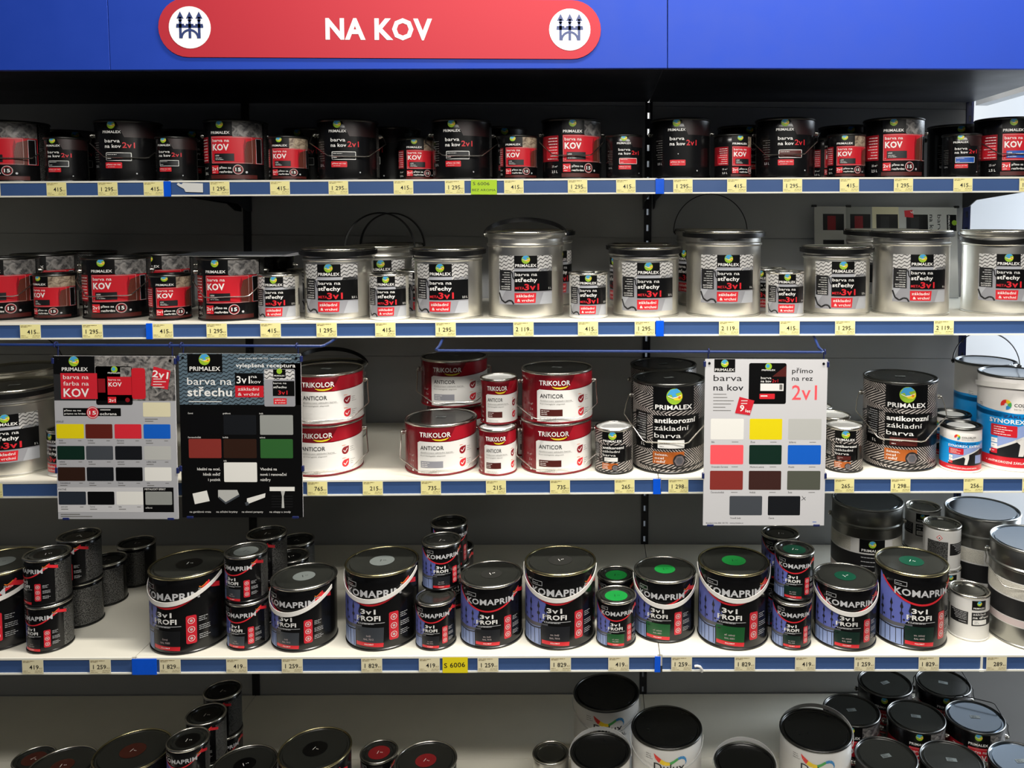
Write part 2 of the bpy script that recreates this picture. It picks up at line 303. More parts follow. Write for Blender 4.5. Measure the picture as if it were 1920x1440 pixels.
def art_tri(sx,sy,box='box_grey'):
    a=Art(sx,sy)
    a.rect(-.055,.004,.165,.083,'white',0); a.poly([(-.055,.083),(-.048,.087),(.03,.085),(.165,.092),(.165,.083)],'white',0)
    a.poly([(.025,.087),(.165,.094),(.165,.122),(.045,.122)],'tri_bright',0); a.strip([(-.06,.004),(-.06,.12)],.002,'tri_red',0)
    a.text('TRIKOLOR',-.008,.098,.0125,w=.080,bold=.03,al='c',l=2)
    a.strip([(-.014,.0945),(-.006,.0915),(.006,.0905),(.018,.092),(.027,.096)],[.001,.0035,.004,.0035,.001],'smile',2)
    a.text('ANTICOR',-.046,.066,.0105,'ink_black',w=.060,bold=.018,l=2); a.text('Antikorozní základní barva',-.046,.0575,.0035,'ink_grey',w=.082,l=2); a.rect(-.046,.0555,.040,.0559,'ink_grey',2); a.text('Korróziógátló alapozó',-.046,.0495,.0035,'ink_grey',w=.064,l=2)
    a.rect(-.046,.020,.012,.037,box,1); a.lines(-.043,.0325,.028,3,.0045,l=2,seed=9)
    for y,m in ((.059,'deep_red'),(.026,'red')):
        a.circ(.064,y,.0095,m,1,16); a.poly([(.064,y+.0095),(.0745,y+.0105),(.0735,y)],m,1); a.strip([(.059,y+.001),(.063,y-.004),(.070,y+.005)],.002,'ink_white',2); a.lines(.078,y+.006,.018,3,.005,'ink_grey',t=.0009,seed=int(y*1e3)); a.lines(.055,y+.013,.018,1,.004,'logo_orange',t=.0012)
    a.lines(-.045,.011,.06,2,.004,'ink_grey',t=.0008,seed=7)
    for y,t in ((.045,'11 m²'),(.032,'2 x'),(.019,'2,5 L')): a.text(t,-.068,y,.006,'pale_print',al='r',l=2)
    a.circ(-.072,.010,.003,'ink_white',2,10); a.rect(.172,.01,.25,.085,'fine_print_light',0)
    return a
def art_anti(sx,sy,box='white'):
    a=Art(sx,sy); a.rect(-.24,.006,.24,.222,'tread_plate',0)
    a.strip([(-.24,.112),(-.10,.15),(-.06,.152)],.004,'ink_black',1); a.strip([(-.1,.02),(0,.012),(.1,.02)],.004,'ink_black',1)
    a.rect(-.055,.162,.055,.222,'black',1); logo(a,0,.199,.0205,2); a.text('PRIMALEX',0,.1655,.0118,w=.098,bold=.04,al='c',l=2)
    a.rect(-.055,.063,.075,.150,'black',1); a.rect(.055,.063,.12,.135,'black',1); a.text('antikorozní',-.051,.131,.0130,w=.112,bold=.045,l=2); a.text('základní',-.051,.112,.0125,w=.090,l=2); a.text('barva',-.051,.093,.0125,w=.068,l=2)
    a.rrect(-.042,.066,.027,.087,box,2,.002); a.lines(-.037,.078,.026,1,.004,'ink_white' if box!='white' else 'ink_grey',l=3,seed=2); a.lines(-.037,.070,.016,1,.004,'ink_white' if box!='white' else 'ink_grey',l=3,t=.0015,seed=3)
    a.rect(-.118,.075,-.072,.155,'black',1); a.lines(-.076,.148,.036,9,.0058,'silver_ink',l=2,al='r',seed=11); a.text('EXTERIÉR',-.076,.093,.005,al='r',w=.032,l=2); a.text('INTERIÉR',-.076,.085,.005,al='r',w=.032,l=2); a.text('5 L',-.080,.068,.007,al='r',bold=.02,l=2); a.rect(-.115,.062,-.06,.078,'black',1)
    a.rect(-.055,.026,.027,.057,'orange',1); a.text('železo,',-.050,.047,.006,w=.034,bold=.015,l=2); a.text('ocel',-.050,.038,.006,w=.024,bold=.015,l=2); a.text('i měď',-.050,.029,.006,w=.028,bold=.015,l=2)
    a.circ(.014,.034,.017,'charcoal',2); a.circ(.014,.034,.014,'bolt',3,6); a.circ(.014,.034,.009,'photo_grey',4)
    return a
def art_koma(sx,sy,box='box_black',ral='RAL 9005',nm='černý'):
    a=Art(sx,sy); N=26
    def v(u): return .114+5.4*(u+.010)**2
    us=[-.118+i*.235/N for i in range(N+1)]
    # photograph of a fence under the swoosh
    P=[(u,v(u)-.001) for u in us if u<-.030]; a.poly([(-.118,.060)]+P+[(-.032,.085),(-.040,.072),(-.050,.060)],'violet',0); a.poly([(-.118,.008),(-.118,.060),(-.050,.060),(-.050,.008)],'steel_blue',0)
    a.poly([(-.118,.052),(-.118,.064),(-.075,.061),(-.03,.064),(-.03,.056),(-.075,.052)],'photo_grey',1); a.strip([(-.118,.051),(-.075,.048),(-.035,.052)],.003,'fence',2)
    for x in (-.111,-.097,-.083,-.068,-.054): a.strip([(x,.010),(x-.001,.05)],.0016,'fence',2)
    for x in (-.108,-.082,-.056,-.036):
        h=min(v(x)-.010,.118); a.strip([(x,.064),(x,h)],.0022,'fence',2); a.circ(x,.064+(h-.064)*.45,.0045,'fence',2,8); a.poly([(x-.004,h-.012),(x,h+.002),(x+.004,h-.012),(x,h-.018)],'fence',2); a.circ(x+.006,.072,.003,'fence',2,8)
    a.strip([(u,v(u)) for u in us if v(u)<.172],.0048,'red',3); a.poly([(.045,v(.045)-.002),(.085,v(.085)-.010),(.118,.142),(.118,.154),(.085,v(.085)+.002),(.045,v(.045)+.002)],'red',3)
    a.text('KOMAPRIM',-.004,.134,.0170,'silver_ink',w=.142,bold=.045,al='c',l=4)
    a.text('3v1',-.014,.0920,.0120,w=.038,bold=.045,al='c'); a.text('PROFI',-.014,.0755,.0120,w=.060,bold=.05,al='c'); a.rect(-.052,.069,.026,.0702,'silver_ink',2); a.lines(-.040,.0665,.062,1,.003,'silver_ink',t=.0016,seed=3)
    a.poly([(-.046,.018),(.022,.013),(.024,.058),(-.048,.060)],box,2); a.text(nm,-.013,.036,.0045,'pale_print',al='c',l=3,bold=.01); a.text(ral,-.013,.0275,.0045,'pale_print',al='c',l=3,bold=.01); a.poly([(-.046,.014),(.022,.010),(.023,.020),(-.046,.023)],'red',3); a.text('POLOMAT',-.012,.0155,.0035,al='c',l=4,bold=.02)
    a.rrect(.036,.024,.059,.093,'pill_red',2,.004)
    for y in (.080,.0585,.037): a.ring(.0475,y,.0075,.0011,'ink_white',3,16); a.circ(.0475,y,.0035,'pale_print',3,8)
    for y in (.084,.0625,.041): a.lines(.064,y,.026,3,.0045,'silver_ink',t=.0013,seed=int(y*999))
    a.frame(-.075,.156,-.045,.167,'silver_ink',4,.001); a.lines(-.072,.160,.024,1,.003,'silver_ink',l=4)
    a.strip([(.066,.160),(.071,.157),(.078,.161),(.084,.166)],.0022,'logo_orange',4); a.text('Dulux',.074,.151,.005,'ink_white',w=.018,al='c',l=4)
    a.rect(.106 if sx<.8 else .19,.01,.24,.165,'fine_print',0)
    return a
def art_lak(sx,sy,vol='big'):
    a=Art(sx,sy); a.rect(-.29,.036,.29,.150,'lak_blue',0)
    for u in (): pass
    a.poly([(-.29,.150),(-.1,.158),(0,.150),(.12,.142),(.12,.138),(-.29,.138)],'lak_blue',0); a.poly([(-.04,.05),(.12,.05),(.12,.142),(.04,.128),(-.04,.100)],'steel_blue',1)
    a.rect(-.29,.010,.29,.036,'bright_red',0); a.text('+ ANTIKOROZNÍ ZÁKLADNÍ BARVA',0,.019,.006,w=.14,al='c',bold=.02)
    a.ring(-.022,.172,.013,.009,'dx_red',2,8,90,200); a.ring(-.022,.172,.013,.009,'dx_yellow',2,6,30,90); a.ring(-.022,.172,.013,.009,'dx_green',2,6,-30,30); a.ring(-.022,.172,.013,.009,'dx_blue',2,6,-90,-30); a.text('COLORLAK',-.003,.168,.0085,'ink_black',w=.066,bold=.015); a.text('barvy, laky, tmely',-.003,.160,.004,'ink_grey',w=.055)
    a.text('ZÁKLADNÍ',-.028,.138,.0075,'navy',w=.09,bold=.03,l=3); a.text('SYNOREX EXTRA',-.062,.123,.0115,w=.150,bold=.03,l=3)
    a.rrect(-.058,.088,.006,.118,'bright_red',2,.003); a.lines(-.050,.111,.046,4,.006,seed=4,l=3,t=.0016)
    a.poly([(-.060,.046),(.02,.088),(.085,.115),(.12,.110),(.12,.036),(-.06,.036)],'box_black',2); a.poly([(.0,.082),(.03,.092),(.03,.070),(.022,.040),(.010,.040),(.014,.070)],'can_white',3); a.poly([(-.06,.05),(.02,.091),(.085,.118),(.085,.112),(.02,.084),(-.06,.044)],'can_white',3); a.rect(.06,.045,.10,.085,'steel_blue',3)
    for i in range(3): a.rect(-.056,.070-i*.014,-.040,.082-i*.014,'white' if i<2 else 'bright_red',4); a.lines(-.053,.076-i*.014,.010,1,.004,'ink_grey' if i<2 else 'ink_white',l=5)
    a.lines(-.10,.165,.02,3,.005,'ink_grey'); a.rect(.15,.04,.27,.145,'fine_print_light',1)
    return a
def art_zaklad(sx,sy,oy=0):
    a=Art(sx,sy,0,oy); a.rect(-.16,.006,.16,.104,'can_white',0)
    a.rect(-.075,.042,-.026,.074,'ink_black',1); a.lines(-.029,.070,.040,5,.0042,'silver_ink',al='r',seed=2); a.text('EXTERIÉR',-.030,.046,.0028,'silver_ink',al='r',w=.018)
    a.rect(-.018,.080,.018,.104,'black',1); logo(a,0,.097,.0062,2); a.text('PRIMALEX',0,.083,.0042,w=.029,bold=.025,al='c')
    a.rect(-.018,.040,.060,.074,'ink_black',1); a.text('základ',-.015,.067,.0055,w=.033); a.text('na dřevo',-.015,.0585,.0058,w=.045,bold=.02); a.rrect(-.015,.043,.022,.055,'white',2,.002); a.lines(-.012,.050,.018,2,.004,'ink_grey',l=3)
    a.poly([(-.110,.088),(-.102,.096),(-.094,.088),(-.102,.080)],'red',1); a.poly([(-.108,.088),(-.102,.094),(-.096,.088),(-.102,.082)],'white',2); a.circ(-.102,.0875,.002,'ink_black',3,8)
    a.rect(-.135,.015,-.080,.078,'fine_print',1)
    return a
def art_zakbig():
    a=Art(); a.rect(-.30,.050,.30,.160,'can_white',0); a.rect(-.30,.070,.30,.118,'ink_black',1); a.lines(-.03,.108,.06,3,.012,'silver_ink',seed=3,t=.002); a.rect(-.035,.122,.035,.160,'black',1); logo(a,0,.147,.010,2); a.text('PRIMALEX',0,.126,.007,w=.058,bold=.03,al='c')
    a.text('základ',.045,.104,.009,w=.05); a.text('na dřevo',.045,.088,.009,w=.07,bold=.02)
    a.rect(-.28,.122,-.06,.158,'fine_print_light',1); a.rect(.06,.122,.28,.158,'fine_print_light',1); a.rect(-.28,.052,-.06,.068,'pale_print',1); a.rect(.06,.052,.28,.068,'pale_print',1)
    return a
def art_dulux(sx,sy):
    a=Art(sx,sy,0,.018*sy); 
    for m,p,w in (('dx_red',[(-.040,.155),(-.033,.146),(-.024,.139)],[.001,.009,.011]),('dx_yellow',[(-.024,.139),(-.012,.134),(.0,.134)],[.011,.010,.007]),('dx_green',[(.0,.134),(.010,.139),(.020,.145)],[.007,.006,.006]),('dx_blue',[(.020,.145),(.030,.147),(.038,.143),(.042,.134),(.040,.128)],[.006,.007,.006,.003,.001])):
        a.strip(p,w,m,2)
    a.text('Dulux',-.001,.1145,.020,'ink_black',w=.078,bold=.012,al='c'); a.text('PROFESSIONAL',0,.101,.009,'ink_black',w=.100,al='c'); a.lines(-.062,.150,.022,3,.005,'ink_grey'); a.rect(-.05,.03,.05,.085,'box_grey',1); a.lines(-.04,.075,.07,5,.009,'ink_white')
    return a
# ------------------------------------------------------------ cans
MESH={}
def cached(key,fn):
    if key not in MESH: MESH[key]=fn()
    return MESH[key]
def m_body(R,H,m,ridge=0,taper=1.0,flare=0):
    p=[(0,.0025),(R*taper-.006,.0025),(R*taper-.004,0),(R*taper-.0005,0),(R*taper+.0008,.0015),(R*taper+.0006,.004),(R*taper-.0012,.0055)]
    n=6
    for i in range(n+1): t=i/n; z=.0065+(H-.014)*t; p.append((R*(taper+(1-taper)*t)-.001,z))
    if ridge:
        q=[]
        for r,z in p: q.append((r,z))
        z=H*ridge; q=[x for x in q if x[1]<z-.006]+[(R-.001,z-.005),(R+.0022,z-.002),(R+.0026,z),(R+.0022,z+.002),(R-.001,z+.005)]+[x for x in q if x[1]>z+.006]; p=q
    if flare: p+= [(R-.001,H-.020),(R+flare,H-.012),(R+flare,H-.003)]
    p+=[(R+flare-.002,H-.006)]
    return fin(lathe(p),'body',[m],True)
def m_rim(R,H,m,fat=.0028):
    p=[]
    for k in range(13):
        t=2*PI*k/12; p.append((R-.0015+fat*math.cos(t),H-.0035+.0035*math.sin(t)))
    bm=lathe(p); return fin(bm,'rim',[m],True)
def m_lid(R,H,m,style='pail'):
    ri=R-.003
    if style=='friction': p=[(ri,H-.004),(ri-.003,H-.006),(ri-.006,H-.006),(ri-.0075,H-.0015),(ri-.010,H-.0015),(ri-.0115,H-.005),(ri-.02,H-.0055),(0,H-.0055)]
    elif style=='flat': p=[(ri,H-.003),(ri-.003,H-.006),(ri-.007,H-.006),(ri-.009,H-.002),(ri-.012,H-.0025),(0,H-.0025)]
    else: p=[(ri+.002,H-.002),(ri-.002,H-.001),(ri-.006,H-.005),(ri-.014,H-.0055),(0,H-.004)]
    return fin(lathe(p),'lid',[m],True)
def disc(r,z,m,marks='ink_white'):
    a=Art(); a.circ(0,0,r,m,0,32)
    if marks: a.rect(-.004,-.006,-.0025,.006,marks,1); a.circ(.004,.001,.0014,marks,1,8); a.circ(.008,.001,.0014,marks,1,8)
    me=a.mesh('sticker'); 
    for v in me.vertices: x,y,zz=v.co; v.co=(x,zz,z-y)
    return me
def sticker_rect(z):
    a=Art(); a.rect(-.013,-.007,.013,.007,'stk_grey',0); a.lines(-.010,.002,.02,2,.006,'ink_black',l=1,t=.002)
    me=a.mesh('lid_label')
    for v in me.vertices: x,y,zz=v.co; v.co=(x,zz,z-y)
    return me
def m_wire(R,v,down,flatx,mx=.006,ms=.38,r=.0014,m='wire',ups=1,ff=1):
    f=(R+.0045)*ff
    def pt(x,s): return (x,-f*s,v-down*s*ups)
    P=[(-(R+.003),0,v),(-(R+.010),-.004,v),pt(-(R+mx*.9),.22),pt(-(R+mx),ms),pt(-(R+mx)*.97,ms+.04),pt(-flatx-.01,.97),pt(-flatx,1),pt(flatx,1),pt(flatx+.01,.97),pt((R+mx)*.97,ms+.04),pt(R+mx,ms),pt(R+mx*.9,.22),(R+.010,-.004,v),(R+.003,0,v)]
    bm=bmesh.new(); tube(bm,P,r); return fin(bm,'handle',[m],True)
def m_band(Rh,yl,zl,v,wid,th,m,n=32,tiltw=0):
    bm=bmesh.new(); R4=[]
    for k in range(n+1):
        t=PI*k/n; c,s=math.cos(t),math.sin(t)
        p=Vector((-Rh*c,-yl*s,v+zl*s)); d=Vector((-c,-s*(1 if abs(yl)>abs(zl) else 0)*(1 if yl>0 else -1),s*(0 if abs(yl)>abs(zl) else 1))).normalized()
        wv=Vector((0,0,1)) if abs(yl)>abs(zl) else Vector((0,1,0))
        ww=wid*(.85+.15*s)
        R4.append([bm.verts.new(p+wv*a*ww/2+d*b*th/2) for a,b in ((-1,-1),(1,-1),(1,1),(-1,1))])
    for A,B in zip(R4,R4[1:]):
        for k in range(4): bm.faces.new((A[k],A[(k+1)%4],B[(k+1)%4],B[k]))
    bm.faces.new(R4[0]); bm.faces.new(R4[-1][::-1]); bmesh.ops.recalc_face_normals(bm,faces=bm.faces)
    return fin(bm,'handle',[m],True)
def m_lug(r,m):
    bm=bmesh.new(); bmesh.ops.create_cone(bm,cap_ends=True,segments=16,radius1=r,radius2=r*.75,depth=.006); bmesh.ops.create_cone(bm,cap_ends=True,segments=12,radius1=r*.55,radius2=r*.5,depth=.012)
    bmesh.ops.rotate(bm,verts=bm.verts,matrix=Matrix.Rotation(PI/2,3,'Y')); return fin(bm,'lug',[m],True)
T={'Kb':(.089,.189),'Km':(.078,.156),'S':(.0490,.115),'T':(.0925,.130),'Ts':(.048,.118),'A':(.0945,.231),'B':(.0785,.157),'b2':(.0905,.178),'b5':(.102,.219),'CS':(.052,.115),'CB':(.083,.245),'Z':(.099,.245),'D':(.085,.19),'D5':(.093,.205),'D2':(.078,.155)}
RALN={'box_black':('RAL 9005','černý'),'box_slate':('RAL 7012','šedý'),'box_grey2':('RAL 7016','tm. šedý'),'box_green':('RAL 6001','stř. zelený'),'box_dgreen':('RAL 6005','tm. zelený'),'box_brown':('RAL 8017','hnědý'),'box_wine':('RAL 3005','vínový')}
mat('box_grey2',(26,28,33),.4); mat('box_wine',(100,24,26),.35)
# design -> type, body material, ridge, rim, lid(material,style), label function
def build_can(X,Y,Z,tilt,typ,design,phi,psi,hand,stk,label,group,cat='paint can'):
    R,H=T[typ]; name='paint_bucket' if typ in('b2','b5','CB','Z') else 'paint_can'
    root=empty(name,(X,Y,Z),(0,-tilt,0)); tag(root,label,cat,group)
    d,_,box=design.partition(':'); body='can_black'; rim='tin'; lid=('lid_black','friction'); ridge=0; RL=R-.001; flare=0; RB=R
    if d=='kov': art=lambda:art_kov(.82 if typ=='S' else 1,.73 if typ=='S' else 1,box or 'box_black','stone_tan' if typ=='S' else 'stone')
    elif d=='2v1': art=lambda:art_2v1(.80 if typ=='S' else 1,.73 if typ=='S' else 1,box)
    elif d=='str':
        lid=('lid_tin','pail')
        if typ=='S': body='can_white'; art=lambda:art_strechy(.77,.83,0,-.006,True); lid=('lid_tin','friction')
        else: body='can_silver'; flare=.0045; RB=R-.0045; ridge=.84; RL=RB-.001; art=lambda:art_strechy(1,1,0,.0 if typ=='b2' else .019,False,'2,5 L' if typ=='b2' else '5 L')
    elif d=='tri': body='tri_body'; lid=('lid_dark','flat') if typ=='T' else ('lid_white','friction'); art=lambda:art_tri(1 if typ=='T' else .66,1 if typ=='T' else .9,box or 'box_grey')
    elif d=='ant': lid=('lid_black','flat') if typ=='A' else (('lid_white','friction')); art=lambda:art_anti(1 if typ=='A' else .50,1 if typ=='A' else .497,box or 'white'); rim='dark_tin' if typ=='A' else 'tin'
    elif d=='kom': k={'Kb':(1,1),'Km':(.86,.825),'S':(.60,.61)}[typ]; rn=RALN[box]; art=lambda:art_koma(k[0],k[1],box,*rn); lid=('lid_dark','flat' if typ!='S' else 'friction'); rim='brass_tin' if typ=='Kb' else 'tin'
    elif d=='lak': body='lak_white'; lid=('lid_steel','flat') if typ=='CB' else ('dark_tin','friction'); rim='dark_tin'; art=lambda:art_lak(1 if typ=='CB' else .56,1 if typ=='CB' else .53)
    elif d=='zak': body='can_grey_steel' if typ=='Z' else 'can_white'; ridge=.78 if typ=='Z' else 0; lid=('lid_steel','flat') if typ=='Z' else ('lid_tin','friction'); art=(lambda:art_zakbig()) if typ=='Z' else (lambda:art_zaklad(1,1)); rim='tin' if typ!='Z' else 'can_grey_steel'
    elif d=='dul': body='can_white'; lid=('lid_black','flat'); rim='dark_tin'; art=lambda:art_dulux(R/.085*.95,H/.19)
    elif d=='pr': lid=('lid_dark','flat'); art=lambda:art_kov(1,1,'box_black'); rim='dark_tin'
    elif d=='tin': body='can_silver'; lid=('lid_tin','friction'); art=None
    elif d=='dark': art=lambda:art_2v1(.001,.001,None)
    if d in('kov','2v1') : rim='dark_tin'
    if d=='kom' and typ=='Km': rim='tin'
    if box=='steel': lid=('lid_steel','flat')
    obj('body',cached(('body',typ,body),lambda:m_body(RB,H,body,ridge,1.0,flare)),root)
    obj('rim',cached(('rim',typ,rim,flare),lambda:m_rim(R,H,rim)),root)
    lo=obj('lid',cached(('lid',typ,lid),lambda:m_lid(R,H,*lid)),root)
    if stk:
        zl=H-(.0055 if lid[1]=='friction' else .0025 if lid[1]=='flat' else .004)+.0004
        if stk=='rect': s_=obj('lid_label',cached(('sr',typ),lambda:sticker_rect(zl)),lo,rot=(0,0,random.uniform(-.5,.5)))
        else: s_=obj('lid_sticker',cached(('sd',typ,stk,zl),lambda:disc(R*{'S':.58,'CS':.66}.get(typ,.34),zl,stk,None if stk=='lid_white' else ('ink_white' if stk not in('stk_grey','stk_green') else 'ink_black'))),lo,rot=(0,0,random.uniform(-.6,.6)))
    if art is not None and d!='dark':
        obj('label',cached(('label',typ,d,box),lambda:art().mesh('label',RL)),root,rot=(0,0,math.radians(phi)))
    lug=None
    wide=hand=='wirew'; hand='wire' if wide else hand
    if hand=='wire':
        v,dn,fx,ms={'B':(.120,.060,.040,.38),'T':(.094,.078,.050,.62),'A':(.180,.098,.048,.42),'Z':(.20,.05,.05,.4)}.get(typ,(.12,.06,.04,.4))
        wm='wire'; mx_={'T':.010,'A':.018}.get(typ,.005)+(.011 if wide else 0); obj('handle',cached(('wire',typ,wide),lambda:m_wire(RB,v,dn,fx,mx_,ms,.0015,wm)),root,rot=(0,0,math.radians(psi))); lug=v
    elif hand=='wireup':
        v=H*.76; obj('handle',cached(('wireup',typ),lambda:m_wire(RB,v,-.055,.040,.006,.38,.0013,'wire_dark',1,.72)),root,rot=(0,0,math.radians(psi+180))); lug=v
    elif hand=='lugs': lug={'B':.120,'T':.094,'A':.180}.get(typ,H*.78)
    elif hand=='strap':
        v,dr=(H-.012,.052) if typ=='Kb' else (H-.016,.046)
        obj('handle',cached(('strap',typ),lambda:m_band(R+.0024,R+.0034,-dr,v,.011,.0014,'strap_white')),root,rot=(0,0,math.radians(psi))); lug=None
    elif hand in('bfront','bback','bup','bdroop'):
        v=H-.010; L=R+.0065
        al={'bfront':(L,-.004),'bback':(-L*.96,.038),'bup':(.004,L*1.02),'bdroop':(L,-.022)}[hand]
        obj('handle',cached((hand,typ),lambda:m_band(R+.0045,al[0],al[1],v,.0120,.0042 if hand=='bup' and typ=='b2' else .0026,'strap_black')),root,rot=(0,0,math.radians(psi))); lug=v if hand in('bup','bback') else None
    elif hand=='wback': obj('handle',cached((hand,typ),lambda:m_band(R+.0035,-R*.98,.022,H-.012,.010,.0016,'strap_clear')),root,rot=(0,0,math.radians(psi)))
    elif hand=='wfront': obj('handle',cached((hand,typ),lambda:m_band(R+.0035,R+.0045,-.040,H-.02,.003,.0016,'strap_clear')),root,rot=(0,0,math.radians(psi)))
    elif hand=='whigh': obj('handle',cached((hand,typ),lambda:m_band(R+.0035,R+.0045,.012,H-.035,.014,.0018,'strap_white')),root,rot=(0,0,math.radians(psi)))
    if lug:
        for s in (-1,1):
            a=math.radians(psi); lg=obj('lug',cached(('lug',hand),lambda:m_lug(.0075,'tin' if hand!='bup' else 'strap_black')),root,loc=(s*(RB+.003)*math.cos(a),s*(RB+.003)*math.sin(a),lug),rot=(0,0,a))
    return root
# ------------------------------------------------------------ the setting
def struct(name,me,**k): return tag(obj(name,me,**k),kind='structure')
struct('floor',boxmesh('floor',(-6,-7.1,-.05),(6,.9,0),'floor_grey'))
struct('wall_back',boxmesh('wall_back',(-4,.55,0),(5,.62,3.2),'wall_white'))
bm=bmesh.new(); box(bm,(1.12,.20,2.06),(1.16,-.9,3.2)); struct('trim_1',fin(bm,'trim',['panel_grey']))
struct('wall_front',boxmesh('wall_front',(-6,-7.1,0),(6,-7.05,3.4),'floor_grey'))
# levels: z at X=0, tilt left, tilt right, depth
LV={8:(.11392,.01347,.01204,.47),9:(-.23867,.01061,.00755,.57),10:(-.63519,.00814,.00422,.57),11:(-1.03603,.00225,-.00187,.67),13:(-1.53444,0,0,.80)}
LN={8:'top',9:'second',10:'third',11:'fourth',13:'bottom'}
BAY=[(-2.5,-1.25,'left'),(-1.25,0,'middle'),(0,1.01,'right')]
ZT=ZO+.75
# shelving frame: back panels, slotted uprights, base
fr=empty('shelving_frame',(0,.02,0)); tag(fr,'dark grey metal shelving frame with slotted uprights behind all the paint cans','shelving')
def inframe(o): o.parent=fr; o.location.y-=.02; return o
ZP=[0,.126]+[ZO+z for z in (-1.20,-.80,-.43,-.05,.36)]+[ZT]
for a,b,_ in BAY:
    bm=bmesh.new()
    for z0,z1 in zip(ZP,ZP[1:]): box(bm,(a+.012,.000,z0+.0007),(b-.012,.008,z1-.0007))
    box(bm,(a+.012,.008,0),(b-.012,.012,ZT)); inframe(obj('back_panel',fin(bm,'back_panel',['panel_grey'])))  # rear sheet added to block light leaking between the panels
for X in (-2.5,-1.25,0,1.01):
    bm=bmesh.new(); box(bm,(X-.0115,-.004,0),(X-.004,.05,ZT)); box(bm,(X+.004,-.004,0),(X+.0115,.05,ZT)); z=.1
    while z<ZT: box(bm,(X-.004,-.003,z),(X+.004,.002,z+.031 if X in(0,1.01) else z+.0495)); z+=.05
    inframe(obj('upright',fin(bm,'upright',['upright_dark' if X<1 else 'upright_navy'])))
inframe(obj('plinth',boxmesh('plinth',(-2.5,-.78,0),(1.01,0,.095),'shelf_white')))
for lev,(z0,tl,tr_,dep) in LV.items():
    for a,b,bn in BAY:
        tl_=tl if b<=0 else tr_; za=ZO+z0+a*(tl if a<0 else 0); 
        root=empty('shelf',(a,0,za),(0,-math.atan(tl_),0)); tag(root,'white metal shelf board, %s level, in the %s bay'%(LN[lev],bn),'shelf','shelf boards of the paint rack')
        w_=b-a; bm=bmesh.new()
        js=.32 if lev in(11,13) else None
        if js: box(bm,(.001,-js+.0008,-.028),(w_-.001,-.0055,0)); box(bm,(.001,-dep+.002,-.028),(w_-.001,-js-.0008,0))
        else: box(bm,(.001,-dep+.002,-.028),(w_-.001,-.0055,0))
        obj('board',fin(bm,'board',['shelf_white']),root)
        if lev!=13:
            rb=bmesh.new(); y=-dep
            box(rb,(.006,y-.0015,-.036),(w_-.006,y+.001,-.003),0); box(rb,(.006,y-.004,-.004),(w_-.006,y+.001,.0006),1); box(rb,(.006,y-.004,-.0395),(w_-.006,y+.001,-.0355),1)
            obj('price_rail',fin(rb,'price_rail',['rail_blue','rail_lip']),root)
            for s,x in ((0,.014),(1,w_-.018)):
                k=bmesh.new(); P=[(-.008,-.028),(-.008,-.075),(-.05,-.072),(-.10,-.052),(-dep+.05,-.034),(-dep+.02,-.028)]
                A=[k.verts.new((x,p[0],p[1])) for p in P]; B=[k.verts.new((x+.003,p[0],p[1])) for p in P]; k.faces.new(A); k.faces.new(B[::-1])
                for i in range(len(P)): j=(i+1)%len(P); k.faces.new((A[i],B[i],B[j],A[j]))
                bmesh.ops.recalc_face_normals(k,faces=k.faces); obj('bracket',fin(k,'bracket',['upright_dark']),root)
def zs(lev,X): z0,tl,tr_,_=LV[lev]; return ZO+z0+X*(tl if X<0 else tr_)
